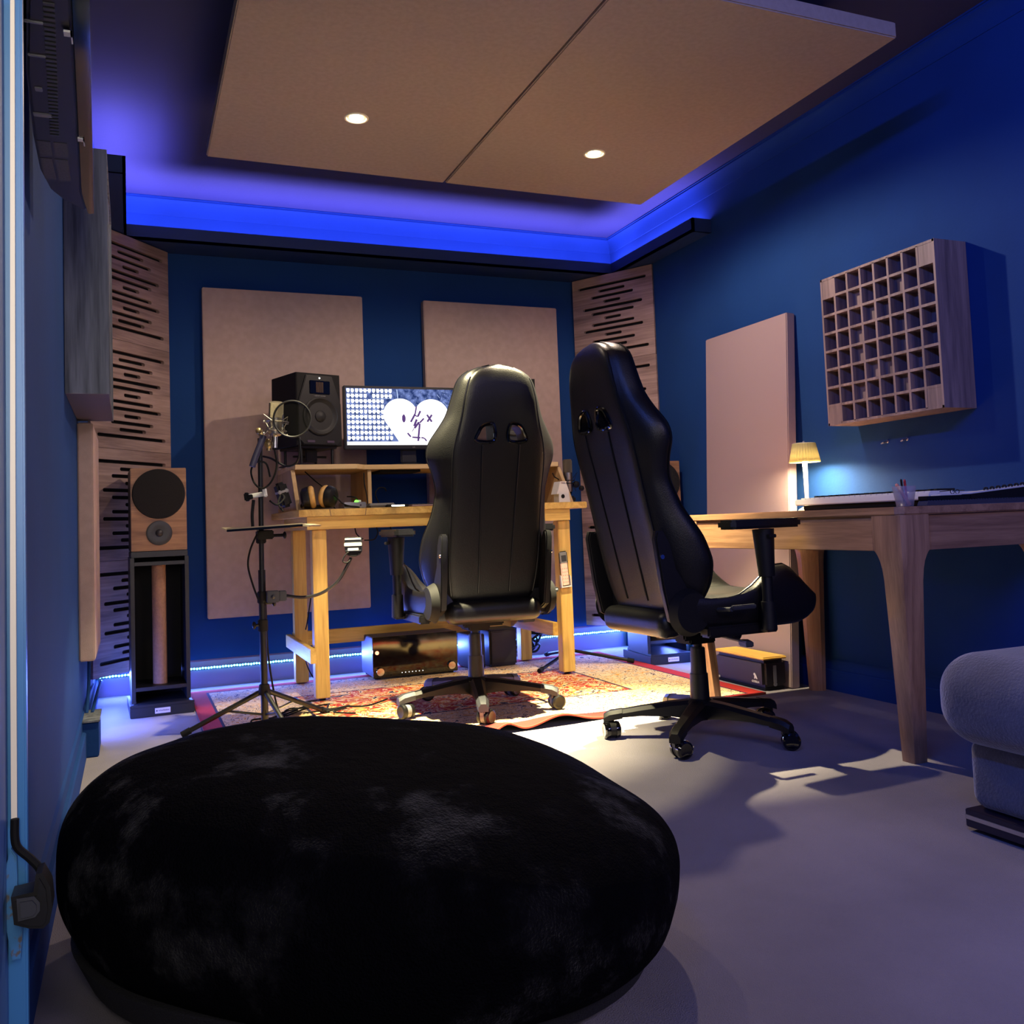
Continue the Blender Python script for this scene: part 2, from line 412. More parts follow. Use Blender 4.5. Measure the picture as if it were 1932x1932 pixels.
# ================================================================ wall panels
def wallpanel(x0, x1, z0, z1, label):
    o = B().box(x0, x1, YB - .05, YB - .001, z0, z1, .004).build('acoustic_wall_panel', M_fab); return tag(o, label, 'acoustic panel', 'fabric panels on the back wall')
wallpanel(.343, 1.152, .33, 1.972, 'beige fabric panel on the back wall behind the left studio monitor')
wallpanel(1.49, 2.292, .33, 1.972, 'beige fabric panel on the back wall behind the desk chair')
o = B().box(XL + .001, -.115, 3.45, 4.06, .33, 1.14, .004).build('acoustic_wall_panel', M_fab)
tag(o, 'narrow-looking fabric panel low on the left wall, seen edge on', 'acoustic panel')
# leaning panel
t = thing('leaning_acoustic_panel', 'tall pinkish fabric panel standing on floor and leaning on the right wall', 'acoustic panel', (2.59, 3.485, 0))
a = math.atan2(.083, 1.6)
b = B(); b.M = Matrix.Translation((2.555, 3.485, 0)) @ Matrix.Rotation(a, 4, 'Y')
b.box(0, .045, -.305, .305, 0.003, 1.61, .004); b.build('fabric_front', mat('pink_fabric', rgb(150, 130, 130), .95, bump=.45, bscale=900, spec=.1), t)
b = B(); b.M = Matrix.Translation((2.555, 3.485, 0)) @ Matrix.Rotation(a, 4, 'Y')
b.box(.0452, .05, -.29, .29, .02, 1.6); b.build('back_frame', M_grey, t)

# slotted boards
ROWS = [.82, .30, .50, .18, .71, .50, .18, .50, .71, .18, .50, .30, .82]
def slotted_mesh(w, h, t):
    cu = D.curves.new('c', 'CURVE'); cu.dimensions = '2D'; cu.fill_mode = 'BOTH'; cu.extrude = t / 2; 
    def loop(pts):
        sp = cu.splines.new('POLY'); sp.points.add(len(pts) - 1)
        for q, p in zip(sp.points, pts): q.co = (p[0], p[1], 0, 1)
        sp.use_cyclic_u = True
    loop([(-w / 2, 0), (w / 2, 0), (w / 2, h), (-w / 2, h)])
    r = .0082
    for i, f in enumerate(ROWS):
        z = h * (1 - (.115 + .77 * i / 12)); x = w * f / 2
        pts = [(x + r * math.sin(k * PI / 6), z + r * math.cos(k * PI / 6)) for k in range(7)] + [(-x - r * math.sin(k * PI / 6), z - r * math.cos(k * PI / 6)) for k in range(7)]
        loop(pts)
    me = curve_mesh(cu); me.materials.clear()
    me.materials.append(M_slat); return me
def tower(p, q, side, grp):
    p = Vector(p); q = Vector(q); d = q - p; w = d.length; ang = math.atan2(d.y, d.x); c = (p + q) / 2
    me = slotted_mesh(w, .4985, .018)
    me.transform(Matrix.Rotation(PI / 2, 4, 'X'))      # stand up, x along the board, z up
    me.transform(Matrix.Translation((0, 0, 0)))
    names = ['bottom', 'second from bottom', 'second from top', 'topmost']
    for k in range(4):
        t = thing('slotted_wall_board', '%s slotted wooden board of the stack across the %s back corner' % (names[k].capitalize(), side), 'acoustic board', (c.x, c.y, .142 + .5 * k), ang, grp)
        f = D.objects.new('slotted_face', me); COL.objects.link(f); f.parent = t
        s = 1
        b = B().box(-w / 2 + .01, w / 2 - .01, .0105, .03, .008, .49); b.build('backing', M_matte, t, world=False)
tower((XL + .004, 4.375), (.18, 4.778), 'left', 'slotted boards in the left corner')
tower((2.42, 4.778), (XR - .004, 4.325), 'right', 'slotted boards in the right corner')

# grid diffuser on the right wall
t = thing('grid_diffuser', 'square wooden grid diffuser hung on the blue right wall', 'sound diffuser', (2.615, 2.57, 1.074))
y0, y1, z0, z1, xf, xb = 2.291, 2.850, 1.074, 1.655, 2.54, 2.688
b = B(); tt = .0095
b.box(xf, xb, y0 - .001, y0 + .008, z0, z1).box(xf, xb, y1 - .008, y1 + .001, z0, z1).box(xf, xb, y0, y1, z0, z0 + .009).box(xf, xb, y0, y1, z1 - .009, z1)
b.box(xb - .006, xb, y0, y1, z0, z1); b.build('outer_case', M_qrd, t)
b = B(); N = 8; cy_ = (y1 - y0 - .012) / N; cz_ = (z1 - z0 - .012) / N
for i in range(1, N):
    yy = y0 + .006 + cy_ * i; zz = z0 + .006 + cz_ * i
    b.box(xf, xb - .006, yy - tt / 2, yy + tt / 2, z0 + .006, z1 - .006); b.box(xf + .0003, xb - .0065, y0 + .006, y1 - .006, zz - tt / 2, zz + tt / 2)
b.build('grid_fins', M_qrd, t)
b = B()
pat = [[0, 9, 5, 8, 8, 5, 9, 0], [9, 6, 3, 6, 7, 3, 7, 9], [9, 6, 9, 3, 4, 9, 5, 7], [6, 9, 3, 9, 9, 4, 9, 5], [6, 9, 3, 9, 9, 4, 8, 5], [9, 7, 9, 3, 3, 9, 5, 8], [9, 9, 3, 6, 6, 3, 7, 9], [0, 9, 6, 9, 9, 6, 9, 0]]
for r_ in range(8):
    for c_ in range(8):
        d = pat[r_][c_] / 9 * .085 + (.001 if pat[r_][c_] == 0 else 0)
        ya = y1 - .006 - cy_ * c_; za = z1 - .006 - cz_ * r_
        b.box(xf + d, xb - .004, ya - cy_ + .0015, ya - .0015, za - cz_ + .0015, za - .0015)
b.build('wells', M_qrd, t)
# wall hooks under the diffuser
for k, (yy, lb) in enumerate(((2.70, 'small metal hook below the diffuser, nearer the lamp'), (2.603, 'small metal hook below the diffuser, farther from the lamp'))):
    b = B().tube([(XR, yy, .998), (XR - .012, yy, .996), (XR - .03, yy + .004, .990), (XR - .036, yy - .014, .994)], .003, 8, 5).ball((XR - .003, yy, .998), .006, (.5, 1, 1), 10)
    tag(b.build('wall_hook', M_steel), lb, 'hook', 'hooks under the diffuser')

# grey wood diffuser on the left wall (side towards us)
t = thing('boxed_diffuser', 'tall grey wooden box mounted high on the left wall, seen from its side', 'sound diffuser', (-.107, 3.16, 1.15))
b = B().box(XL + .001, -.05, 2.83, 2.842, 1.15, 1.86, .001).box(XL + .001, -.05, 3.49, 3.50, 1.15, 1.86).box(XL + .001, -.05, 2.842, 3.49, 1.85, 1.86)
b.build('side_board', M_grey, t)
B().box(XL + .001, -.052, 2.8425, 3.4895, 1.1505, 1.162).build('underside_board', mat('dark_board', rgb(60, 52, 60), .5), t)
b = B()
for i in range(7): b.box(XL + .001, -.054 - .05 * ((i * 3) % 4) / 4, 2.85 + i * .092, 2.85 + i * .092 + .085, 1.163, 1.849)
b.build('wells', M_grey, t)

# ================================================================ television on the left wall
t = thing('television', 'black television mounted high on the near left wall, seen from below and behind', 'television', (-.09, 1.5, 1.395))
Zt = 1.40
b = B()
outl = [(-.072, 2.0), (-.086, 1.99), (-.112, 1.95), (-.131, 1.90), (-.141, 1.80), (-.139, 1.65), (-.128, 1.42), (-.109, 1.22), (-.085, .86), (-.052, .86), (-.059, 1.2), (-.078, 1.88)]
b.poly(outl, Zt, Zt + .50, .004); b.build('rear_housing', M_plastic, t)
b = B()
b.poly([(-.0715, 2.005), (-.0605, 2.002), (-.0385, 1.2), (-.026, .86), (-.032, .86), (-.058, 1.2), (-.0775, 1.885)], Zt - .004, Zt + .62, .001); b.build('screen_panel', M_gloss, t)
b = B()
for i in range(34):
    s_ = i / 34; y = 1.22 + s_ * .42; x = -.084 - s_ * .022
    b.box(x - .0075, x + .0055, y, y + .0055, Zt - .0015, Zt + .001)
b.build('vent_slots', M_darkgrey, t)
for (x, y, w_, h_) in ((-.106, 1.27, .022, .005), (-.110, 1.36, .022, .005), (-.116, 1.46, .010, .012), (-.118, 1.55, .026, .012)): B().box(x - w_ / 2, x + w_ / 2, y, y + h_, Zt - .002, Zt + .001, .0008).build('rear_socket', M_greyp, t)
b = B()
for (x, y, w_, h_) in ((-.125, 1.66, .020, .06), (-.100, 1.66, .020, .06), (-.127, 1.735, .018, .10), (-.103, 1.735, .020, .10)): b.box(x - w_ / 2, x + w_ / 2, y, y + h_, Zt - .0008, Zt + .001)
b.build('rating_label', mat('tv_label', rgb(48, 48, 50), .6, var=.35, vscale=300), t)
for y in (1.275, 1.62): B().box(-.072, -.062, y, y + .012, Zt - .006, Zt - .003).box(-.064, -.062, y, y + .03, Zt - .006, Zt - .003).build('clip', M_white, t)
b = B().box(XL + .001, -.12, 1.3, 1.7, 1.6, 1.85, .004); b.build('wall_bracket', M_matte, t)

# ================================================================ near left: contact plug, cable, conduit, junction box
t = thing('door_sensor_strip', 'cream strip running down the blue door frame at far left', 'strip', (-.115, 1.076, .457))
B().poly([(-0.1143, 0.4599), (-0.1091, 0.4591), (-0.1088, 0.8073), (-0.1072, 1.3182), (-0.1112, 1.3174), (-0.1144, 0.6446)], 1.0705, 1.0775, axis='y').build('cover', mat('cream_strip', rgb(232, 224, 200), .35), t)
o = B().tube([tuple(p) for p in [[-0.1101, 1.062, 0.4644], [-0.1102, 1.062, 0.4463], [-0.1074, 1.062, 0.4355], [-0.0976, 1.062, 0.4245], [-0.0892, 1.062, 0.4137], [-0.0859, 1.062, 0.4033]]], .0040, 10, 6).build('cable', M_cable)
tag(o, 'short black cable dropping from the cream strip to the black plug', 'cable')
t = thing('wall_plug', 'chunky black plug on the door frame at lower left', 'plug', (-.095, 1.05, .35))
B().poly([(-0.1105, 0.3996), (-0.0911, 0.4012), (-0.0891, 0.4172), (-0.0835, 0.4182), (-0.0766, 0.4037), (-0.0748, 0.3839), (-0.0773, 0.3700), (-0.0829, 0.3650), (-0.0950, 0.3674), (-0.1079, 0.3734)], 1.025, 1.064, .004, axis='y').build('plug_body', M_plastic, t)
B().poly([(-0.1049, 0.3998), (-0.0898, 0.3995), (-0.0848, 0.3926), (-0.0849, 0.3850), (-0.0890, 0.3798), (-0.1036, 0.3786)], 1.018, 1.0245, .003, axis='y').build('grip', M_darkgrey, t)
t = thing('strike_plate', 'chipped blue metal keep below the plug on the door frame', 'door keep', (-.12, 1.07, .33))
B().poly([(-0.1141, 0.4346), (-0.1094, 0.4266), (-0.1087, 0.3910), (-0.1046, 0.3488), (-0.1062, 0.3264), (-0.1137, 0.3259), (-0.1191, 0.3620), (-0.1217, 0.4064), (-0.1198, 0.4138)], 1.065, 1.0775, .001, axis='y').build('plate', mat('chipped_paint', rgb(62, 118, 170), .4, col2=rgb(90, 86, 84), vscale=60, ramp=(.55, .6)), t)
t = thing('junction_box', 'blue painted box at the foot of the left wall', 'junction box', (-.14, 3.62, 0))
b = B().box(XL + .001, -.108, 3.50, 3.72, .0, .118, .004); b.build('housing', M_wall, t)
b = B().box(XL + .0005, -.104, 3.495, 3.725, .118, .124, .001); b.build('cover', M_grey, t)
for k, (x, lb) in enumerate(((-.152, 'thin painted conduit above the junction box, nearer the wall'), (-.134, 'thin painted conduit above the junction box, farther from the wall'))):
    b = B().tube([(x, 3.66, .122), (x + .004, 3.75, .20), (x + .005, 3.80, .325)] if k == 0 else [(x, 3.66, .122), (x + .003, 3.85, .13), (x + .004, 4.3, .12), (x + .006, 4.6, .10)], .006, 8, 5)
    tag(b.build('conduit', M_wall), lb, 'conduit', 'conduits at the left wall')

# ================================================================ persian rug
RX0, RX1, RY0, RY1 = .245, 2.40, 3.10, 4.62
def rugmat():
    m = D.materials.new('rug_pile'); m.use_nodes = True; nt = m.node_tree; b = nt.nodes['Principled BSDF']; L = nt.links.new
    b.inputs['Roughness'].default_value = .95; b.inputs['Specular IOR Level'].default_value = .1
    tc = nt.nodes.new('ShaderNodeTexCoord'); sp = nt.nodes.new('ShaderNodeSeparateXYZ'); L(tc.outputs['Object'], sp.inputs[0])
    def math_(op, a, bb=None, c=None):
        n = nt.nodes.new('ShaderNodeMath'); n.operation = op
        for i, v in enumerate((a, bb, c)):
            if v is None: continue
            if isinstance(v, (int, float)): n.inputs[i].default_value = v
            else: L(v, n.inputs[i])
        return n.outputs[0]
    hx = (RX1 - RX0) / 2; hy = (RY1 - RY0) / 2
    dx = math_('SUBTRACT', hx, math_('ABSOLUTE', sp.outputs[0])); dy = math_('SUBTRACT', hy, math_('ABSOLUTE', sp.outputs[1]))
    d = math_('MINIMUM', dx, dy)
    vo = nt.nodes.new('ShaderNodeTexVoronoi'); vo.inputs['Scale'].default_value = 9; vo.feature = 'F1'; L(tc.outputs['Object'], vo.inputs['Vector'])
    no = nt.nodes.new('ShaderNodeTexNoise'); no.inputs['Scale'].default_value = 15; no.inputs['Detail'].default_value = 4; no.inputs['Distortion'].default_value = 1.4; L(tc.outputs['Object'], no.inputs['Vector'])
    wv = nt.nodes.new('ShaderNodeTexWave'); wv.wave_type = 'RINGS'; wv.inputs['Scale'].default_value = 5; wv.inputs['Distortion'].default_value = 9; wv.inputs['Detail'].default_value = 3; wv.inputs['Detail Scale'].default_value = 3; L(tc.outputs['Object'], wv.inputs['Vector'])
    def ramp(src, els, interp='CONSTANT'):
        cr = nt.nodes.new('ShaderNodeValToRGB'); cr.color_ramp.interpolation = interp; e = cr.color_ramp.elements
        e[0].position, e[0].color = els[0]; e[1].position, e[1].color = els[1]
        for p, c in els[2:]:
            n = e.new(p); n.color = c
        L(src, cr.inputs['Fac']); return cr.outputs['Color']
    red = rgb(158, 44, 38); cream = rgb(206, 180, 138); gold = rgb(190, 134, 60); navy = rgb(48, 40, 58); rose = rgb(172, 70, 54)
    field = ramp(no.outputs['Fac'], [(0, navy), (.38, cream), (.45, gold), (.50, red), (.585, cream), (.63, rose), (.70, gold)])
    bord = ramp(no.outputs['Fac'], [(0, cream), (.42, navy), (.45, cream), (.53, gold), (.565, cream), (.62, navy), (.64, cream)])
    def mix(f, a, bb):
        n = nt.nodes.new('ShaderNodeMix'); n.data_type = 'RGBA'; L(f, n.inputs[0])
        for i, v in ((6, a), (7, bb)):
            if isinstance(v, tuple): n.inputs[i].default_value = v
            else: L(v, n.inputs[i])
        return n.outputs[2]
    c = mix(math_('LESS_THAN', d, .42), field, bord)
    ln = math_('LESS_THAN', math_('ABSOLUTE', math_('SUBTRACT', d, .42)), .006); c = mix(ln, c, navy)
    ln = math_('LESS_THAN', math_('ABSOLUTE', math_('SUBTRACT', d, .075)), .006); c = mix(ln, c, navy)
    c = mix(math_('LESS_THAN', d, .07), c, red)
    L(c, b.inputs['Base Color'])
    n2 = nt.nodes.new('ShaderNodeTexNoise'); n2.inputs['Scale'].default_value = 350; L(tc.outputs['Object'], n2.inputs['Vector'])
    bp = nt.nodes.new('ShaderNodeBump'); bp.inputs['Strength'].default_value = .6; bp.inputs['Distance'].default_value = .004; L(n2.outputs['Fac'], bp.inputs['Height']); L(bp.outputs['Normal'], b.inputs['Normal'])
    return m
def rug():
    bm = bmesh.new(); nx, ny = 150, 60; ccx, ccy = (RX0 + RX1) / 2, (RY0 + RY1) / 2
    def g(x, s): return math.exp(-(x / s) ** 2)
    def h(x, y):
        e = g(y - 3.08, .11)
        return e * (.034 * g(x - 1.075, .05) + .030 * g(x - 1.225, .045) + .036 * g(x - 1.44, .10) + .02 * g(x - .5, .12))
    top = []; bot = []
    for j in range(ny + 1):
        v = (j / ny) ** 1.6; y = RY0 + (RY1 - RY0) * v; rt_ = []; rb = []
        for i in range(nx + 1):
            x = RX0 + (RX1 - RX0) * i / nx
            yy = y + (.03 * math.sin(x * 3.2 + .6) + .02 * (x - 1.3)) * (1 - v); z = h(x, y)
            rt_.append(bm.verts.new((x - ccx, yy - ccy, z + .009))); rb.append(bm.verts.new((x - ccx, yy - ccy, z + .001)))
        top.append(rt_); bot.append(rb)
    for j in range(ny):
        for i in range(nx):
            bm.faces.new((top[j][i], top[j][i + 1], top[j + 1][i + 1], top[j + 1][i]))
            f = bm.faces.new((bot[j][i], bot[j + 1][i], bot[j + 1][i + 1], bot[j][i + 1])); f.material_index = 2
    def skirt(a, b_):
        for k in range(len(a) - 1):
            f = bm.faces.new((a[k], b_[k], b_[k + 1], a[k + 1])); f.material_index = 1
    skirt(top[0], bot[0]); skirt(top[-1][::-1], bot[-1][::-1]); skirt([r[0] for r in top][::-1], [r[0] for r in bot][::-1]); skirt([r[-1] for r in top], [r[-1] for r in bot])
    bmesh.ops.recalc_face_normals(bm, faces=bm.faces)
    me = D.meshes.new('rug'); bm.to_mesh(me); bm.free(); me.shade_smooth()
    for m in (rugmat(), mat('rug_binding', rgb(150, 60, 40), .9), mat('rug_back', rgb(30, 26, 30), .9)): me.materials.append(m)
    o = D.objects.new('rug', me); COL.objects.link(o); o.location = (ccx, ccy, 0)
    return tag(o, 'red and cream patterned persian rug with a rippled front edge under the desk', 'rug')
rug()
RZ = .0095

# ================================================================ desk
t = thing('pine_desk', 'long yellow pine desk with square legs and a low back rail', 'desk', (1.347, 4.36, RZ))
b = B()
xs_ = [.655, .80, .955, 1.12, 1.30, 1.48, 1.66, 1.85, 2.04]
b.poly([(.655, 4.04), (.668, 4.00), (.70, 3.98), (2.04, 3.98), (2.04, 4.74), (.655, 4.74)], .80, .832, .003)
b.build('desktop', M_pine[1], t)
for (x, dx) in ((.795, .006), (.955, -.004)): B().poly([(x, .831), (x + .0018, .831), (x + .0018 + dx, .801), (x + dx, .801)], 3.9788, 3.9805, axis='y').build('board_joint', M_ink, t)
b = B().box(.70, 1.955, 3.995, 4.022, .745, .7995, .001); b.build('front_apron', M_pine[0], t)
b = B().box(.70, 1.955, 4.60, 4.627, .745, .7995, .001); b.build('back_apron', M_pine[0], t)
for x in (.70, 1.93): B().box(x, x + .025, 4.0225, 4.5995, .745, .7995, .001).build('side_apron', M_pine[1], t)
for (x, y) in ((.7255, 4.0225), (1.903, 4.0225), (.7255, 4.54), (1.903, 4.54)):
    B().box(x, x + .062, y, y + .059, .014 if y > 4.2 else .0205, .7445, .003).build('leg', M_pine[2], t)
for (x, y) in ((.756, 4.57), (1.934, 4.57), (1.934, 4.05), (.756, 4.05)):
    B().cyl((x, y, RZ + .0005), (x, y, .018 if y > 4.2 else .0203), .016, .013).build('foot', M_matte, t)
B().box(.70, .7250, 3.99, 4.66, .175, .237, .002).build('side_stretcher', M_pine[1], t)
B().box(1.876, 1.9025, 4.07, 4.66, .190, .255, .002).build('side_stretcher', M_pine[1], t)
B().box(.7255, 1.875, 4.60, 4.626, .18, .25, .002).build('back_stretcher', M_pine[0], t)

# riser shelf on the desk
DZ = .8325
t = thing('desktop_shelf', 'pale plywood riser shelf standing on the back of the pine desk', 'shelf', (1.35, 4.4, DZ))
pl = [(.672, 4.235), (.69, 4.20), (.97, 4.19), (1.02, 4.25), (1.68, 4.25), (1.73, 4.19), (2.00, 4.20), (2.02, 4.235), (2.02, 4.62), (.672, 4.62)]
B().poly(pl, 1.018, 1.041, .002).build('shelf_board', M_ply, t)
B().poly([(4.08, DZ), (4.62, DZ), (4.62, 1.0175), (4.22, 1.0175)], .672, .690, .001, axis='x').build('side_panel', M_plyz, t)
B().poly([(4.08, DZ), (4.62, DZ), (4.62, 1.0175), (4.22, 1.0175)], 2.002, 2.02, .001, axis='x').build('side_panel', M_plyz, t)
for x in (1.035, 1.645): B().box(x, x + .018, 4.262, 4.62, DZ, 1.0175, .001).build('divider', M_plyz, t)
B().box(1.10, 1.30, 4.28, 4.45, 1.006, 1.0172, .001).build('underside_tray', M_matte, t)

# ================================================================ monitor
t = thing('computer_monitor', 'wide black computer monitor showing a white cracked heart, on the shelf', 'monitor', (1.285, 4.39, 1.0415))
MX0, MX1, MZ0, MZ1, MY = .950, 1.62, 1.122, 1.431, 4.35
b = B().box(MX0, MX1, MY, MY + .03, MZ0, MZ1, .004).box(MX0 + .12, MX1 - .12, MY + .03, MY + .05, MZ0 + .05, MZ1 - .05, .01); b.build('bezel', M_plastic, t)
SX0, SX1, SZ0, SZ1 = MX0 + .012, MX1 - .008, MZ0 + .021, MZ1 - .012
SW = SX1 - SX0; SH = SZ1 - SZ0
def sp_(cx_, cy__): return (SX0 + (cx_ - 105) / 1780 * SW, SZ0 + (935 - cy__) / 820 * SH)
b = B(); b.mi = 0; b.box(SX0, SX1, MY - .0008, MY + .001, SZ0, SZ1)
def flat(pts, lay, mi):
    b.mi = mi; b.poly([sp_(*p) for p in pts], MY - .0009 - lay * .00025, MY - .0008, axis='y')
for r_ in range(10):
    n = 11 if r_ < 2 else 9 if r_ < 7 else 10 if r_ < 8 else 11
    for c_ in range(n):
        x = 112 + c_ * 57; y = 122 + r_ * 76; j = random.Random(r_ * 20 + c_)
        if r_ == 1 and c_ in (5,): continue
        a_ = j.uniform(-3, 3)
        flat([(x + 4, y), (x + 40 + a_, y + 2), (x + 43, y + 28), (x + 36, y + 52), (x + 22 + a_, y + 60), (x + 6, y + 50), (x + 1, y + 24)], 1, 1)
        if c_ < n - 1 and j.random() < .7: flat([(x + 38, y + 22), (x + 62, y + 22), (x + 62, y + 32), (x + 38, y + 32)], 1, 1)
for (p, q, w_) in (((795, 125), (805, 255), 10), ((440, 262), (720, 262), 4), ((1360, 190), (1395, 240), 4), ((1640, 150), (1690, 260), 4), ((1610, 240), (1555, 500), 4), ((1510, 340), (1600, 580), 3), ((1690, 190), (1760, 290), 3), ((1755, 330), (1750, 460), 8), ((1440, 290), (1500, 360), 3), ((1730, 450), (1700, 560), 6), ((1560, 400), (1640, 300), 2), ((420, 340), (560, 500), 5), ((1600, 650), (1640, 690), 5), ((1480, 690), (1640, 690), 3)):
    dx, dy = q[0] - p[0], q[1] - p[1]; l_ = math.hypot(dx, dy); nx_, ny_ = -dy / l_ * w_ / 2, dx / l_ * w_ / 2
    flat([(p[0] + nx_, p[1] + ny_), (q[0] + nx_, q[1] + ny_), (q[0] - nx_, q[1] - ny_), (p[0] - nx_, p[1] - ny_)], 1.3, 2)
rr_ = random.Random(3)
for k in range(70):
    x = rr_.uniform(830, 1830); y = rr_.uniform(125, 520)
    flat([(x, y - 4), (x + 4, y), (x, y + 4), (x - 4, y)], 1.1, 2)
ht = [(835 + 235 * math.cos(R(a_)), 492 - 235 * math.sin(R(a_))) for a_ in range(222, 18, -12)] + [(1055, 378)] + [(1272 + 245 * math.cos(R(a_)), 505 - 245 * math.sin(R(a_))) for a_ in range(150, -50, -12)] + [(1300, 886), (805, 886)]
flat(ht, 2, 1)
flat([(105, 886), (1885, 886), (1885, 935), (105, 935)], 2, 1)
flat([(880 + 26 * math.cos(R(a_)), 548 + 60 * math.sin(R(a_))) for a_ in range(0, 360, 24)], 3, 3)
for p, q, w_ in [(a_, b_, c_ * 1.7) for a_, b_, c_ in (((1205, 490), (1272, 595), 16), ((1275, 490), (1208, 595), 16), ((1060, 370), (1040, 480), 12), ((1040, 480), (975, 600), 16), ((1115, 435), (1075, 520), 16), ((1075, 520), (1030, 500), 10), ((1060, 560), (1020, 660), 18), ((1160, 545), (1100, 610), 14), ((1090, 600), (1025, 690), 18), ((1020, 690), (990, 738), 6), ((1100, 620), (1070, 880), 16), ((925, 760), (970, 818), 14), ((990, 822), (1105, 832), 14), ((1115, 828), (1160, 838), 12), ((1160, 838), (1190, 880), 12))]:
    dx, dy = q[0] - p[0], q[1] - p[1]; l_ = math.hypot(dx, dy); nx_, ny_ = -dy / l_ * w_ / 2, dx / l_ * w_ / 2
    flat([(p[0] + nx_, p[1] + ny_), (q[0] + nx_, q[1] + ny_), (q[0] - nx_, q[1] - ny_), (p[0] - nx_, p[1] - ny_)], 3, 3)
for p, q, w_ in (((1290, 385), (1385, 400), 3), ((1300, 430), (1395, 460), 3), ((1290, 385), (1300, 430), 3), ((1385, 400), (1395, 460), 3)):
    flat([p, q, (q[0], q[1] + w_ + 2), (p[0], p[1] + w_ + 2)], 3, 4)
def screenbg():
    m = D.materials.new('screen_background'); m.use_nodes = True; nt = m.node_tree; nt.nodes.remove(nt.nodes['Principled BSDF']); L = nt.links.new
    tc = nt.nodes.new('ShaderNodeTexCoord'); n = nt.nodes.new('ShaderNodeTexNoise'); n.inputs['Scale'].default_value = 45; n.inputs['Detail'].default_value = 6; L(tc.outputs['Object'], n.inputs['Vector'])
    cr = nt.nodes.new('ShaderNodeValToRGB'); e = cr.color_ramp.elements; e[0].position = .35; e[0].color = rgb(38, 56, 108); e[1].position = .72; e[1].color = rgb(130, 150, 215); L(n.outputs['Fac'], cr.inputs['Fac'])
    em = nt.nodes.new('ShaderNodeEmission'); em.inputs[1].default_value = .55; L(cr.outputs['Color'], em.inputs[0]); L(em.outputs[0], nt.nodes['Material Output'].inputs[0]); return m
b.build('screen', [screenbg(), emis('screen_white', (1, 1, 1, 1), 1.0), emis('screen_pale', (.55, .68, 1, 1), .6), emis('screen_purple', rgb(98, 70, 130), .5), emis('screen_cream', rgb(225, 215, 170), .6)], t)
text('brand_letters', 'LG', .011, M_greyp, t, Matrix.Translation((1.292 - 1.285, MY - .0006 - 4.39, MZ0 + .010 - 1.0415)) @ Matrix.Rotation(PI / 2, 4, 'X'))
B().box(1.235, 1.315, 4.385, 4.402, 1.055, 1.25, .006).build('stand_neck', M_plastic, t)
B().lathe([(0, 0), (.12, 0), (.12, .006), (.06, .014), (.0, .015)], (1.275, 4.42, 1.0415), 40).build('stand_foot', M_plastic, t)

# ================================================================ studio monitors on the shelf
def studio_monitor(loc, rz, label, stand_label):
    t = thing('studio_monitor_speaker', label, 'speaker', loc, rz, 'black studio speakers on the shelf')
    W, Dp, H = .232, .25, .335
    b = B(); b.poly([(-W / 2, 0), (W / 2, 0), (W / 2 - .004, H), (-W / 2 + .004, H)], -.0, Dp, .003, axis='y'); b.build('cabinet', M_matte, t, False)
    b = B(); b.poly([(-W / 2 + .004, .03), (-W / 2 + .03, .003), (W / 2 - .03, .003), (W / 2 - .004, .03), (W / 2 - .006, H - .14), (W / 2 - .05, H - .01), (-W / 2 + .05, H - .01), (-W / 2 + .006, H - .14)], -.010, .0005, .003, axis='y'); b.build('baffle', M_plastic, t, False)
    cz = .135
    b = B().lathe([(.088, 0), (.088, .006), (.082, .009), (.076, .006), (.070, .001), (.04, -.004), (.028, -.004), (.026, .004), (.014, .012), (.0, .014)], (0, -.0105, cz), 48, (0, -1, 0)); b.build('woofer', mat('cone_black', rgb(9, 9, 10), .6), t, False)
    b = B().box(-.052, .052, -.014, -.010, .238, .300, .004); b.build('waveguide', M_gloss, t, False)
    b = B()
    for k in range(6): b.box(-.02 + k * .0065, -.0165 + k * .0065, -.0155, -.0139, .245, .293)
    b.build('tweeter_ribbon', mat('tweeter_gold', rgb(60, 40, 24), .5, .3), t, False)
    B().ball((.0, -.011, .312), .0035, (1, .5, 1), 10).build('power_light', emis('white_led', (1, 1, 1, 1), 4), t, False)
    text('brand_letters', '\u2022 ADAM AUDIO', .0085, M_greyp, t, Matrix.Translation((0, -.0108, .229)) @ Matrix.Rotation(PI / 2, 4, 'X'))
    for x in (-.07, .03): B().box(x, x + .04, -.0125, -.0095, .012, .024, .003).build('bass_port', M_ink, t, False)
    s = thing('desktop_speaker_stand', stand_label, 'speaker stand', (loc[0], loc[1], 1.0415), rz, 'small stands under the studio speakers')
    top = loc[2] - 1.0415
    B().box(-.10, .10, .01, .22, 0, .006, .002).build('base_plate', M_plastic, s, False)
    B().box(-.095, .095, .01, .22, top - .012, top - .0005, .003).build('top_plate', M_plastic, s, False)
    for x in (-.08, .08):
        for y in (.03, .19): B().cyl((x, y, .006), (x, y, top - .012), .006, seg=12).build('post', M_plastic, s, False)
    b = B().cyl((-.085, .1, top * .5), (.085, .1, top * .5), .005, seg=10).box(-.03, .03, .08, .12, .02, top - .013, .004); b.build('cross_bar', M_plastic, s, False)
studio_monitor((.812, 4.245, 1.131), R(18), 'black studio speaker on the shelf left of the monitor', 'small black stand under the left studio speaker')
studio_monitor((1.795, 4.262, 1.131), R(-18), 'black studio speaker mostly hidden behind the front gaming chair headrest', 'small black stand under the right studio speaker')

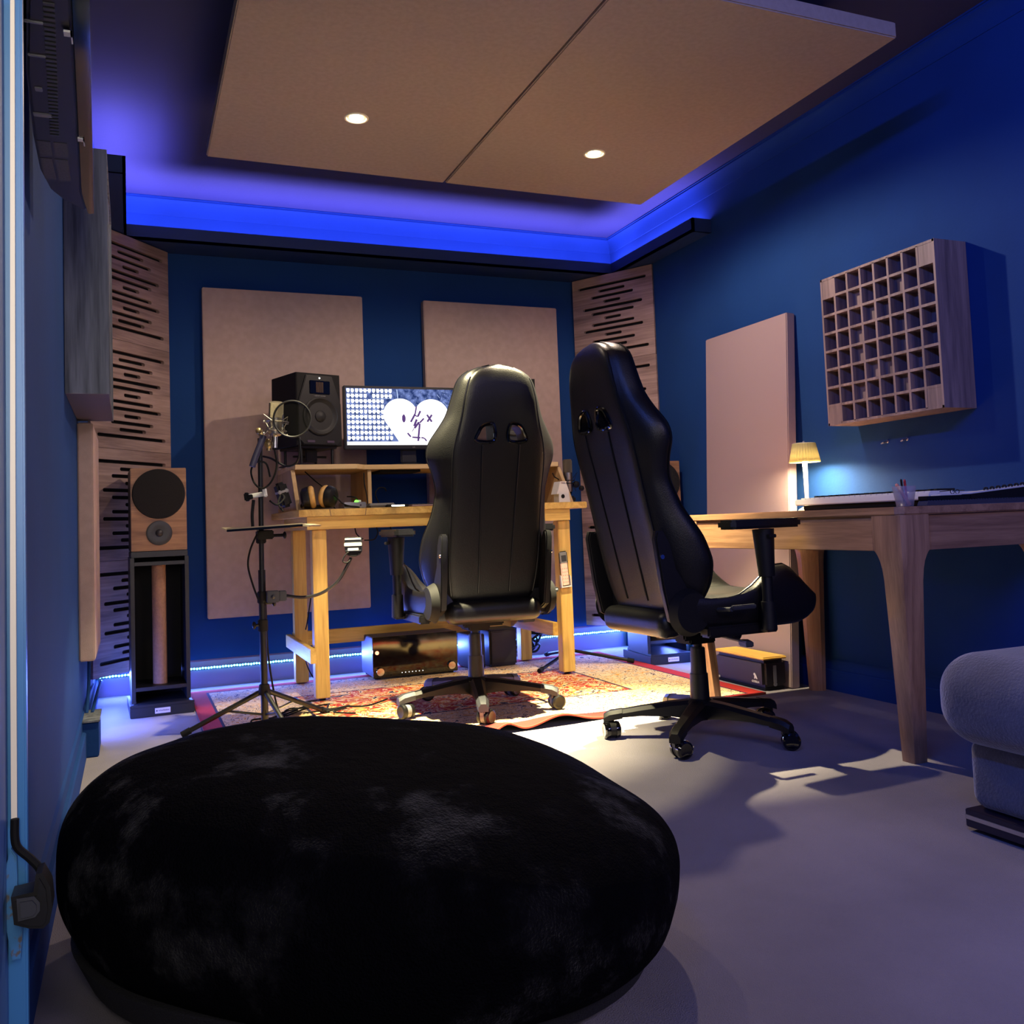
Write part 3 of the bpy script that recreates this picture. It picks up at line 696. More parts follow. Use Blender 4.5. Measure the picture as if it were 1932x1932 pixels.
# ================================================================ things on the desk
# headphones
t = thing('headphones', 'black and tan over-ear headphones lying on the left end of the desk', 'headphones', (.76, 4.06, DZ))
def cup(cx_, cy__, cz, ry, name):
    M = Matrix.Translation((cx_, cy__, cz)) @ Matrix.Rotation(ry, 4, 'Z') @ Matrix.Rotation(R(-8), 4, 'Y') @ Matrix.Rotation(PI / 2, 4, 'Y')
    b = B(); b.M = M; b.lathe([(0, -.036), (.028, -.036), (.044, -.026), (.049, -.008), (.049, 0), (.0, 0)], seg=36); c = b.build(name, M_plastic, t)
    b = B(); b.M = M @ Matrix.Translation((0, 0, .012)); b.tube([(.037 * math.cos(2 * PI * k / 24), .040 * math.sin(2 * PI * k / 24), 0) for k in range(24)], .0130, 12, 0, True); b.build('ear_cushion', M_tan, c)
    b = B(); b.M = M; b.cyl((0, 0, .0), (0, 0, .006), .03); b.build('inner_foam', M_matte, c)
    return c
cup(.722, 4.050, DZ + .053, R(-12), 'ear_cup'); cup(.802, 4.040, DZ + .055, R(168 - 25), 'ear_cup')
b = B().tube([(.705, 4.07, DZ + .03), (.703, 4.12, DZ + .02), (.725, 4.20, DZ + .016), (.78, 4.215, DZ + .016), (.828, 4.15, DZ + .018), (.835, 4.06, DZ + .03)], .009, 10, 8); b.build('headband', M_plastic, t)
o = B().tube([(.800, 4.02, DZ + .085), (.826, 4.0, DZ + .055), (.86, 3.995, DZ + .02), (.905, 3.99, DZ + .006), (.93, 4.0, DZ + .004), (.915, 4.02, DZ + .008), (.87, 4.02, DZ + .012), (.89, 3.985, DZ + .008), (.915, 3.984, DZ + .004)], .0032, 8, 8).build('headphone_cable', M_cable)
tag(o, 'thin black headphone cable looped over the desk edge', 'cable')
# microphone mount base / dark adapter at the left of the shelf
t = thing('cable_pouch', 'black pouch with two grey straps leaning on the shelf side', 'pouch', (.662, 4.12, DZ))
b = B(); b.M = Matrix.Translation((.640, 4.13, DZ + .004)) @ Matrix.Rotation(R(-16), 4, 'Y'); b.box(-.022, .022, -.05, .05, 0.012, .125, .012, 3); b.build('pouch_body', M_matte, t)
b = B(); b.M = Matrix.Translation((.640, 4.13, DZ + .004)) @ Matrix.Rotation(R(-16), 4, 'Y'); b.box(-.023, .023, -.0515, .0515, .074, .092, .004); b.build('strap', M_greyp, t)
# audio interface + small hub
t = thing('audio_interface', 'small silver audio interface with a green light beside the headphones', 'audio interface', (.925, 4.10, DZ))
B().box(.872, .972, 4.04, 4.16, DZ + .002, DZ + .028, .003).build('case', M_steel, t)
[B().cyl((x, y, DZ), (x, y, DZ + .0022), .005, seg=10).build('foot', M_matte, t) for x in (.885, .96) for y in (4.055, 4.145)]
B().cyl((.946, 4.04, DZ + .014), (.946, 4.036, DZ + .014), .0035, seg=14).build('socket', M_ink, t)
B().lathe([(0, 0), (.009, 0), (.009, .004), (.006, .009), (0, .010)], (.932, 4.06, DZ + .028), 16).build('green_button', emis('green_led', (.12, 1, .05, 1), 2.2), t)
B().box(.934, .955, 4.065, 4.09, DZ + .028, DZ + .038, .002).build('usb_plug', M_white, t)
o = B().box(.982, 1.098, 4.02, 4.12, DZ + .006, DZ + .020, .004).box(.99, 1.09, 4.03, 4.11, DZ, DZ + .007).build('external_drive', M_greyp)
tag(o, 'flat grey external drive lying on the desk next to the interface', 'drive')
for k, (pts, lb) in enumerate((([(.90, 4.10, DZ + .055), (.918, 4.06, DZ + .052), (.934, 4.06, DZ + .045), (.94, 4.075, DZ + .036)], 'short black cable plugged into the interface'), ([(1.008, 4.22, 1.0), (1.004, 4.20, .95), (1.003, 4.16, .90), (1.0, 4.13, DZ + .023)], 'thin black cable hanging from shelf down to the grey drive'), ([(.75, 4.30, 1.015), (.79, 4.27, .97), (.84, 4.24, .92), (.85, 4.23, DZ + .04), (.87, 4.22, DZ + .004)], 'black cable slanting down under the left shelf'), ([(1.10, 4.30, DZ + .02), (1.08, 4.30, DZ + .07), (1.10, 4.31, DZ + .10), (1.13, 4.32, DZ + .10), (1.14, 4.33, DZ + .085)], 'black cable curling up beside the shelf divider'))):
    tag(B().tube(pts, .0028, 8, 8).build('desk_cable', M_cable), lb, 'cable')
# keyboard, lit strip object
t = thing('computer_keyboard', 'low pinkish grey keyboard lying on the desk behind the chair', 'keyboard', (1.36, 4.06, DZ))
B().box(1.17, 1.56, 4.0, 4.12, DZ, DZ + .008, .003).build('keyboard_base', mat('kb_grey', rgb(150, 128, 130), .5), t)
b = B()
for r_ in range(5):
    for c_ in range(18): b.box(1.176 + c_ * .0212, 1.194 + c_ * .0212, 4.006 + r_ * .022, 4.024 + r_ * .022, DZ + .008, DZ + .012, .0015, 1)
tag(b.build('keys', M_darkgrey, t), kind='stuff')
t = thing('audio_controller', 'small black control unit with a bright strip in the middle of the desk', 'controller', (1.10, 3.99, DZ))
B().box(1.055, 1.155, 3.995, 4.07, DZ, DZ + .012, .003).build('controller_body', M_matte, t)
B().box(1.075, 1.135, 3.9935, 3.997, DZ + .003, DZ + .009, .001).build('light_bar', emis('white_bar', (1, .93, .6, 1), 5), t)
# white house shaped object
t = thing('toy_house', 'small white house-shaped box with a dark arched door on the desk', 'ornament', (1.945, 4.06, DZ))
b = B(); b.poly([(1.917, DZ), (1.977, DZ), (1.972, DZ + .045), (1.972, DZ + .055), (1.958, DZ + .098), (1.926, DZ + .098), (1.914, DZ + .048), (1.917, DZ + .040)], 4.03, 4.09, .001, axis='y'); b.build('house_body', M_white, t)
b = B(); b.poly([(1.905, DZ + .040), (1.924, DZ + .101), (1.958, DZ + .101), (1.958, DZ + .097), (1.929, DZ + .097), (1.914, DZ + .040)], 4.024, 4.095, .0005, axis='y'); b.build('roof', M_white, t)
b = B(); b.poly([(1.938 + .009 * math.cos(R(a_)), DZ + .030 + .009 * math.sin(R(a_))) for a_ in range(0, 181, 20)] + [(1.929, DZ + .024), (1.938, DZ + .018), (1.947, DZ + .024)], 4.0285, 4.0305, axis='y'); b.build('doorway', M_matte, t)
# remote in holder on the desk leg
t = thing('remote_control', 'pale pink remote control in a wall holder on the right front desk leg', 'remote control', (1.93, 4.0, .44))
Mr = Matrix.Translation((1.928, 4.012, .43)) @ Matrix.Rotation(R(-4), 4, 'Y')
b = B(); b.M = Mr; b.box(-.022, .022, -.002, .010, .0, .165, .006, 3); b.build('remote_body', M_pink, t)
b = B(); b.M = Mr; b.box(-.0225, .0225, -.0035, .0085, .105, .167, .006, 3); b.build('remote_top', M_greyp, t)
b = B(); b.M = Mr; b.box(-.013, .013, -.0045, -.0030, .118, .148, .001); b.build('display', M_darkgrey, t)
b = B(); b.M = Mr
for r_ in range(5):
    for c_ in range(3): b.cyl((-.011 + c_ * .011, -.0018, .02 + r_ * .016), (-.011 + c_ * .011, -.0032, .02 + r_ * .016), .003, seg=10)
b.build('buttons', mat('button_pink', rgb(214, 150, 140), .5), t)
b = B(); b.M = Mr; b.poly([(-.027, -.006), (.027, -.006), (.027, .045), (.022, .05), (.022, .0), (-.022, .0), (-.022, .05), (-.027, .055)], -.007, .0105, .001, axis='y'); b.build('holder', M_white, t)

# ================================================================ amplifier and boxes under the desk
t = thing('guitar_amplifier', 'black glossy amplifier with two silver knobs on the rug under the desk', 'amplifier', (1.288, 4.54, RZ))
az = RZ + .012
M_ampside = mat('amp_side', rgb(74, 74, 92), .5)
B().box(1.075, 1.50, 4.425, 4.66, az, az + .19, .003).build('case', M_ampside, t)
B().box(1.073, 1.502, 4.413, 4.4245, az - .004, az + .192, .002).build('front_panel', M_gloss, t)
for x in (1.105, 1.468): B().lathe([(.0, 0), (.020, 0), (.020, .012), (.018, .016), (.0, .016)], (x, 4.413, az + .027), 32, (0, -1, 0)).build('knob', M_chrome, t)
b = B().lathe([(.005, 0), (.009, 0), (.009, .003), (.005, .003)], (1.093, 4.413, az + .118), 24, (0, -1, 0)); b.build('power_ring', emis('red_ring', (1, .25, .12, 1), 2.5), t)
b = B()
for k in range(7): b.ball((1.215 + .0175 * k, 4.4125, az + .0135), .0022, seg=8)
b.build('indicator_dots', emis('dot_white', (1, 1, 1, 1), 1.2), t)
[B().cyl((x, y, RZ + .0005), (x, y, az), .014, seg=16).build('foot', M_matte, t) for x in (1.10, 1.475) for y in (4.45, 4.63)]
t = thing('power_supply_unit', 'slim upright black unit on the rug right of the amplifier', 'power unit', (1.61, 4.53, RZ))
B().box(1.575, 1.66, 4.44, 4.62, RZ + .002, .185, .004).build('unit_case', M_plastic, t)
B().box(1.58, 1.655, 4.436, 4.441, .03, .17, .001).build('front_grille', M_darkgrey, t)
t = thing('subwoofer_box', 'dark box with rounded edges behind the desk chair under the desk', 'box', (1.75, 4.60, RZ))
B().box(1.69, 1.84, 4.45, 4.59, RZ + .002, .20, .008).build('box_case', M_stand, t)
B().box(1.70, 1.83, 4.446, 4.451, .03, .185, .002).build('box_front', M_darkgrey, t)
o = B()
rr_ = random.Random(5)
o.tube([(2.0 + rr_.uniform(-.07, .07), 4.66 + rr_.uniform(-.04, .05), .1 + rr_.uniform(-.06, .07)) for k in range(30)], .006, 6, 6)
tag(o.build('cable_bundle', M_cable), 'tangled bundle of black cables behind the right desk leg', 'cables')

# inline switch box on gooseneck + cables (hung from the desk)
for pts, lb in (([(.92, 4.05, .745), (.925, 4.045, .72), (.940, 4.03, .70), (.942, 4.0, .697)], 'first thin cable drooping below the desk apron'), ([(1.03, 4.10, .745), (1.035, 4.10, .72), (1.01, 4.07, .692), (.955, 4.02, .690)], 'longer thin cable swagging below the desk apron'), ([(1.10, 4.12, .745), (1.115, 4.10, .66), (1.15, 4.1, .58), (1.19, 4.1, .54)], 'thin cable dropping behind the chair armrest'), ([(.80, 4.3, .745), (.79, 4.35, .55), (.775, 4.45, .34), (.77, 4.5, .27)], 'black cable hanging between the left desk legs'), ([(.77, 4.5, .19), (.765, 4.48, .12), (.79, 4.45, .05), (.83, 4.44, RZ + .004)], 'black cable end near the rug by the back left leg')):
    tag(B().tube(pts, .003, 8, 8).build('hanging_cable', M_cable), lb, 'cable')

# ================================================================ microphone stand with accessories
PX, PY = .457, 3.60
t = thing('microphone_stand', 'black tripod microphone stand left of the desk', 'microphone stand', (PX, PY, 0))
STAND = t
b = B().cyl((PX, PY, .02), (PX, PY, .60), .0135).cyl((PX, PY, .60), (PX + .004, PY, 1.10), .0095); b.build('pole', M_plastic, t)
for z in (.37, .475, .70): B().cyl((PX, PY, z), (PX, PY, z + .045), .019, bev=.003).build('collar', M_matte, t)
for (x, z) in ((-.03, .395), (.038, .475)): B().cyl((PX, PY, z), (PX + x, PY - .008, z), .005).ball((PX + x * 1.1, PY - .008, z), .013, (.6, 1, 1.1), 12).build('knob', M_plastic, t)
B().cyl((PX, PY, .135), (PX, PY, .175), .024, .018, bev=.003).build('tripod_hub', M_matte, t)
for (fx, fy) in ((.168, 3.641), (.72, 3.77), (.52, 3.33)):
    v = Vector((fx, fy, .014)); h_ = Vector((PX, PY, .152)); d_ = (v - h_).normalized()
    l = B().cyl(h_, v, .0095, seg=12).build('leg', M_plastic, t)
    B().cyl(v - d_ * .03, v + d_ * .004, .0125, seg=14).build('rubber_foot', M_matte, l)
    m_ = h_.lerp(v, .48); B().cyl(m_, Vector((PX, PY, .06)), .0045, seg=8).ball(m_, .007, seg=8).build('brace', M_steel if fx > .6 else M_plastic, t)
# gooseneck arm with device holder
t = thing('gooseneck_holder', 'flexible gooseneck arm clamped low on the stand with a silver device box', 'holder', (.49, 3.56, .47))
B().box(.468, .512, 3.545, 3.585, .478, .522, .003).box(.512, .540, 3.55, 3.582, .482, .520, .003).ball((.489, 3.543, .50), .008, seg=10).build('clamp', M_darkgrey, t)
pts = [(.540, 3.56, .50), (.60, 3.53, .492), (.66, 3.50, .505), (.715, 3.47, .545), (.748, 3.45, .60), (.764, 3.44, .635)]
B().tube(pts, .0062, 10, 8).build('flexible_arm', mat('gooseneck_metal', rgb(70, 70, 74), .3, .8), t)
ry_ = R(-20)
Md = Matrix.Translation((.772, 3.43, .675)) @ Matrix.Rotation(ry_, 4, 'Z')
b = B(); b.M = Md; b.poly([(-.030, -.018), (.030, -.018), (.022, -.030), (.008, -.036), (-.008, -.036), (-.022, -.030)], -.014, .014, .001, axis='y'); b.build('cradle', M_matte, t)
b = B(); b.M = Md; b.box(-.031, .031, -.016, .016, -.018, .036, .002); b.build('device_box', M_darkgrey, t)
b = B(); b.M = Md; b.box(-.030, .030, -.0175, -.0155, .026, .033, .001).box(-.033, .033, -.019, -.0155, .002, .016, .002).box(-.020, .020, -.0175, -.0155, -.014, -.004, .0005); b.build('white_strip', M_white, t)
b = B(); b.tube([(.762, 3.425, .650), (.748, 3.42, .655), (.732, 3.42, .638), (.728, 3.42, .622), (.745, 3.42, .618), (.762, 3.43, .634)], .0024, 8, 8); b.build('cable_loop', M_cable, t)
# tray
t = thing('stand_tray', 'thin black metal tray clipped to the microphone stand', 'tray', (.49, 3.53, .75))
rv = Vector((math.cos(yaw), -math.sin(yaw), 0)); fv = Vector((math.sin(yaw), math.cos(yaw), 0)); tc_ = Vector((.492, 3.555, .757))
Mt = Matrix((( rv.x, fv.x, 0, tc_.x), (rv.y, fv.y, 0, tc_.y), (0, 0, 1, tc_.z), (0, 0, 0, 1))) @ Matrix.Rotation(R(-2.0), 4, 'Y') 
b = B(); b.M = Mt; b.box(-.140, .140, -.10, .10, -.004, .004, .001)
b.build('tray_plate', M_gloss, t)
b = B(); b.M = Mt; b.box(-.140, .140, -.1003, -.097, .0043, .0085, .001); b.poly([(-.140, .0), (-.160, .011), (-.157, .014), (-.140, .005)], -.104, .10, axis='y'); b.poly([(.140, .006), (.166, -.001), (.160, -.006), (.140, -.003)], -.104, .10, axis='y'); b.build('tray_rim', mat('brass_rim', rgb(190, 175, 150), .35, .8), t)
b = B().box(.440, .500, 3.565, 3.625, .715, .750, .004).cyl((.50, 3.59, .728), (.535, 3.57, .728), .006).ball((.540, 3.566, .728), .014, (.5, 1, 1), 12); b.build('tray_clamp', M_matte, t)
# phone holder
t = thing('phone_holder', 'white spring phone clamp on a rod beside the microphone stand', 'phone holder', (.42, 3.57, .77))
B().tube([(.425, 3.58, .765), (.424, 3.58, .81), (.430, 3.58, .865)], .006, 8, 5).build('rod', M_plastic, t)
Mp = Matrix.Translation((.442, 3.565, .882)) @ Matrix.Rotation(-yaw, 4, 'Z') @ Matrix.Rotation(R(-8), 4, 'Y')
b = B(); b.M = Mp; b.box(-.036, .030, -.008, .010, -.008, .009, .003); b.build('clamp_bar', M_white, t)
b = B(); b.M = Mp; b.box(-.046, -.030, -.018, .012, -.016, .016, .004).box(-.046, -.014, -.012, -.008, -.012, .006, .002); b.build('left_jaw', M_matte, t)
b = B(); b.M = Mp; b.box(.026, .036, -.020, .012, -.012, .022, .003); b.build('right_jaw', M_white, t)
# studio microphone in shock mount
t = thing('condenser_microphone', 'silver condenser microphone in a wire shock mount on the left stand', 'microphone', (.505, 3.50, 1.09))
Mm = Matrix.Translation((.505, 3.505, 1.10)) @ Matrix.Rotation(-yaw, 4, 'Z') @ Matrix.Rotation(R(3), 4, 'Y')
b = B(); b.M = Mm; b.lathe([(0, 0), (.016, 0), (.024, .006), (.026, .014), (.026, .066), (0, .066)]); b.build('mic_body', M_metalg, t)
b = B(); b.M = Mm; b.lathe([(.0, .0665), (.027, .0665), (.027, .122), (.022, .128), (0, .129)]); b.build('mic_grille', M_mesh, t)
b = B(); b.M = Mm; b.lathe([(0, -.045), (.008, -.045), (.008, -.004), (.012, 0), (0, 0)]); b.build('mic_connector', M_steel, t)
b = B(); b.M = Mm
for z, r_ in ((.052, .046), (.018, .040)): b.tube([(r_ * math.cos(2 * PI * k / 20), r_ * math.sin(2 * PI * k / 20), z) for k in range(20)], .0024, 8, 0, True)
for k in range(4):
    a_ = PI / 4 + k * PI / 2; c_, s_ = math.cos(a_), math.sin(a_); c2, s2 = math.cos(a_ + .5), math.sin(a_ + .5)
    b.tube([(.046 * c_, .046 * s_, .052), (.05 * c_, .05 * s_, .076), (.030 * c2, .030 * s2, .056)], .0018, 6)
    b.tube([(.040 * c_, .040 * s_, .018), (.048 * c_, .048 * s_, .002), (.028 * c2, .028 * s2, .03)], .0018, 6)
    b.tube([(.046 * c_, .046 * s_, .052), (.040 * c2, .040 * s2, .018)], .0018, 6); b.ball((.049 * c_, .049 * s_, .006), .005, seg=8).ball((.050 * c_, .050 * s_, .050), .004, seg=8)
b.build('shock_mount', M_metalg, t)
b = B(); b.ball((.482, 3.52, 1.07), .02, (.8, .8, 1)).cyl((.482, 3.52, 1.045), (.482, 3.52, 1.09), .010).cyl((.470, 3.52, 1.085), (.450, 3.52, 1.115), .009, seg=14).ball((.448, 3.52, 1.120), .013, seg=12); b.build('swivel_joint', mat('brass_joint', rgb(150, 130, 90), .4, .8), t)
o = B().tube([(.462, 3.50, 1.10), (.45, 3.50, 1.07), (.43, 3.50, 1.02), (.418, 3.50, .985)], .012, 12, 5, radii=None).build('clutch_grip', mat('navy_grip', rgb(22, 20, 48), .5), STAND)
# pop filter
t = thing('pop_filter', 'round black pop filter hoop in front of the silver microphone', 'pop filter', (.57, 3.42, 1.0))
Mf = Matrix.Translation((.556, 3.425, 1.155)) @ Matrix.Rotation(-yaw + R(12), 4, 'Z') @ Matrix.Rotation(PI / 2, 4, 'X')
b = B(); b.M = Mf; b.tube([(.067 * math.cos(2 * PI * k / 40), .067 * math.sin(2 * PI * k / 40), 0) for k in range(40)], .0036, 8, 0, True); b.build('hoop', M_plastic, t)
b = B(); b.M = Mf; b.cyl((0, 0, -.0006), (0, 0, .0006), .066, seg=40); b.build('mesh_screen', mat('pop_mesh', rgb(4, 4, 5), .9, spec=.1, alpha=.35), t)
b = B().tube([(.580, 3.43, 1.088), (.582, 3.44, 1.03), (.572, 3.46, .995), (.545, 3.50, .985), (.520, 3.53, 1.0), (.495, 3.56, 1.02), (.470, 3.59, 1.03)], .0042, 8, 8); b.build('gooseneck', M_plastic, t)
for pts, lb in (([(.50, 3.51, 1.055), (.51, 3.52, .99), (.49, 3.53, .93), (.455, 3.53, .905), (.428, 3.54, .93), (.420, 3.55, .975), (.44, 3.55, 1.005), (.475, 3.55, 1.0), (.49, 3.56, .95)], 'coiled black microphone cable looped around the stand pole'), ([(.44, 3.58, .735), (.415, 3.58, .68), (.405, 3.58, .62), (.42, 3.58, .55), (.44, 3.58, .49)], 'black cable bowing out from the stand below the tray'), ([(.49, 3.58, .86), (.52, 3.6, .845), (.55, 3.62, .87), (.545, 3.66, .885), (.53, 3.64, .85), (.545, 3.62, .82)], 'small curl of black cable between stand and desk'), ([(.47, 3.61, .50), (.475, 3.62, .30), (.50, 3.66, .13), (.53, 3.72, .03), (.56, 3.8, RZ + .006), (.62, 3.86, RZ + .006)], 'black cable running down the stand to the rug')):
    tag(B().tube(pts, .0036, 8, 8).build('microphone_cable', M_cable), lb, 'cable')
o = B()
rr_ = random.Random(11)
for s_ in range(5):
    x, y = .42 + .07 * s_, 3.72 + .02 * s_; pts = []
    for k in range(9): pts.append((x, y, RZ + .006 + .004 * (k % 2))); x += rr_.uniform(-.06, .11); y += rr_.uniform(-.08, .10)
    o.tube(pts, .0035, 6, 6)
tag(o.build('floor_cables', M_cable), 'jumble of thin black cables on the rug around the stand foot', 'cables')

# ================================================================ second microphone on boom stand
t = thing('boom_microphone_stand', 'low black tripod stand with a pole behind the right desk leg', 'microphone stand', (2.115, 4.32, 0))
B().cyl((2.09, 4.34, .03), (2.09, 4.34, .82), .010).cyl((2.09, 4.34, .05), (2.09, 4.34, .17), .022, .014).build('pole', M_plastic, t)
for v in ((2.346, 4.13), (1.82, 4.13), (2.08, 4.62)):
    l = B().cyl((2.09, 4.34, .075), (v[0], v[1], RZ + .012), .008, seg=12).build('leg', M_plastic, t)
    B().cyl(Vector((2.09, 4.34, .075)).lerp(Vector((v[0], v[1], RZ + .012)), .9), (v[0], v[1], RZ + .012), .0115, seg=12).build('rubber_foot', M_matte, l)
t = thing('tube_microphone', 'silver studio microphone in a black cradle above the right desk end', 'microphone', (2.035, 4.2, .865))
mx_, my_ = 2.052, 4.20
B().lathe([(0, .888), (.020, .888), (.0225, .895), (.0225, .985), (0, .985)], (mx_, my_, 0)).build('mic_body', M_metalg, t)
B().lathe([(0, .9855), (.0235, .9855), (.0235, 1.045), (.019, 1.053), (0, 1.054)], (mx_, my_, 0)).build('mic_grille', M_mesh, t)
b = B()
for z in (.93, .945): b.tube([(mx_ + .032 * math.cos(2 * PI * k / 20), my_ + .032 * math.sin(2 * PI * k / 20), z) for k in range(20)], .0022, 8, 0, True)
for k in range(4):
    a_ = PI / 4 + k * PI / 2; c_, s_ = math.cos(a_), math.sin(a_)
    b.tube([(mx_ + .032 * c_, my_ + .032 * s_, .945), (mx_ + .05 * c_, my_ + .05 * s_, .985), (mx_ + .024 * c_, my_ + .024 * s_, .955)], .0016, 6)
    b.tube([(mx_ + .032 * c_, my_ + .032 * s_, .93), (mx_ + .04 * c_, my_ + .04 * s_, .89), (mx_ + .021 * c_, my_ + .021 * s_, .92)], .0022, 6)
b.tube([(mx_ - .03, my_, .94), (mx_ - .075, my_, .965), (mx_ - .085, my_, .985)], .003, 6).ball((mx_ + .045, my_, .925), .018, seg=12).ball((mx_ + .075, my_, .905), .014, seg=12).cyl((mx_ + .0, my_ + .02, .86), (mx_ + .005, my_ + .01, .89), .018)
b.box(2.0225, mx_ + .028, my_ - .03, my_ + .03, DZ, .866, .008); b.build('cradle', M_matte, t)

# ================================================================ floor speakers on stands
def floor_speaker(loc, rz, label, slabel, grp, txt='wharfedale'):
    t = thing('bookshelf_speaker', label, 'speaker', (loc[0], loc[1], .680), rz, 'wooden speakers on tall stands')
    W, Dp, H = .222, .29, .352
    b = B().box(-W / 2, W / 2, 0.0, .016, 0.001, H, .002); b.build('front_baffle', M_spkwood, t, False)
    B().box(-W / 2, W / 2, .0165, Dp, 0.001, H, .003).build('cabinet', mat('speaker_side', rgb(36, 30, 36), .5), t, False)
    B().lathe([(0, .0), (.103, .0), (.106, .004), (.103, .011), (.09, .014), (.0, .018)], (0, -.0005, .242), 56, (0, -1, 0)).build('woofer_grille', mat('grille_cloth', rgb(12, 12, 15), .9, bump=.8, bscale=900), t, False)
    B().lathe([(0, .0), (.051, .0), (.052, .003), (.047, .005), (.03, .003), (.016, .002), (.014, .006), (.006, .011), (0, .012)], (0, -.0005, .076), 40, (0, -1, 0)).build('tweeter', mat('tweeter_plate', rgb(36, 36, 40), .45), t, False)
    s = thing('speaker_stand', slabel, 'speaker stand', (loc[0], loc[1], 0), rz, 'tall black speaker stands')
    B().box(-.125, .125, -.05, .30, .001, .042, .002).build('base_plate', M_stand, s, False)
    B().poly([(-.125, -.05), (.125, -.05), (.108, -.02), (-.108, -.02)], .042, .052, .001).box(-.108, .108, -.02, .28, .042, .052).build('base_bevel', M_stand, s, False)
    for sx in (-1, 1): B().box(sx * .108 - .008, sx * .108 + .008, .0, .25, .0525, .655, .001).build('side_panel', M_stand, s, False)
    B().box(-.0995, .0995, .238, .25, .0525, .655).build('back_panel', M_matte, s, False)
    B().cyl((0, .075, .116), (0, .075, .62), .029, seg=32).build('column', M_cork, s, False)
    B().box(-.0995, .0995, .0, .237, .10, .1155, .001).build('lower_shelf', M_stand, s, False)
    B().box(-.0995, .0995, .0, .237, .6205, .636, .001).build('upper_shelf', M_stand, s, False)
    B().box(-.112, .112, -.005, .26, .6555, .6795, .002).build('top_plate', M_stand, s, False)
    p = B().box(-.030, .030, -.0525, -.0500, .012, .034, .0005).build('label_plate', M_plate, s, False)
    text('plate_text', txt, .0095, M_ink, s, Matrix.Translation((.004, -.0528, .024)) @ Matrix.Rotation(PI / 2, 4, 'X'), .0002)
    B().ball((-.023, -.0527, .023), .003, (1, .3, 1), 8).build('plate_mark', M_ink, s, False)
floor_speaker((.113, 4.19), R(2), 'wooden bookshelf speaker on the tall black stand at left', 'tall black speaker stand in front of the left slotted boards', '')
floor_speaker((2.535, 4.10), R(-6), 'wooden bookshelf speaker mostly hidden behind the right gaming chair', 'tall black speaker stand behind the right gaming chair', '')

# ================================================================ gaming chairs
def interp(tab, z):
    if z <= tab[0][0]: return tab[0][1:]
    for a, b in zip(tab, tab[1:]):
        if z <= b[0]:
            t_ = (z - a[0]) / (b[0] - a[0]); t_ = t_ * t_ * (3 - 2 * t_) if False else t_
            return tuple(x + (y - x) * t_ for x, y in zip(a[1:], b[1:]))
    return tab[-1][1:]
# z, half width, rear y, wing depth, centre thickness, rear panel half width
BACK = [(.440, .190, -.215, .070, .060, .150), (.470, .215, -.225, .095, .070, .160), (.53, .242, -.240, .130, .080, .165), (.60, .256, -.257, .150, .080, .168), (.68, .250, -.275, .140, .080, .170), (.77, .226, -.296, .105, .075, .172), (.86, .216, -.317, .088, .070, .174),
        (.93, .234, -.334, .096, .070, .175), (.985, .256, -.347, .112, .070, .172), (1.03, .252, -.357, .112, .070, .165), (1.08, .220, -.366, .095, .075, .155), (1.13, .188, -.374, .088, .080, .146), (1.19, .170, -.382, .085, .085, .138), (1.25, .152, -.386, .082, .085, .122), (1.283, .138, -.384, .076, .080, .108), (1.303, .112, -.378, .064, .068, .085), (1.314, .075, -.370, .045, .045, .05), (1.318, .04, -.360, .025, .025, .02)]
def backring(z, grow=0):
    w_, y0_, wd, th_, pw = interp(BACK, z)
    half = [(0, 0), (pw * .5, 0), (pw * .92, .003), (pw + (w_ - pw) * .25, .018), (pw + (w_ - pw) * .75, wd * .45), (w_, wd * .78), (w_ * .985, wd), (w_ * .90, wd + .012), (w_ * .78, wd * .9 + th_ * .1), (w_ * .60, th_ + .004), (w_ * .3, th_)]
    pts = [Vector((x, y0_ + y, z)) for x, y in half] + [Vector((0, y0_ + th_, z))] + [Vector((-x, y0_ + y, z)) for x, y in half[:0:-1]]
    return spline(pts, 3, True)
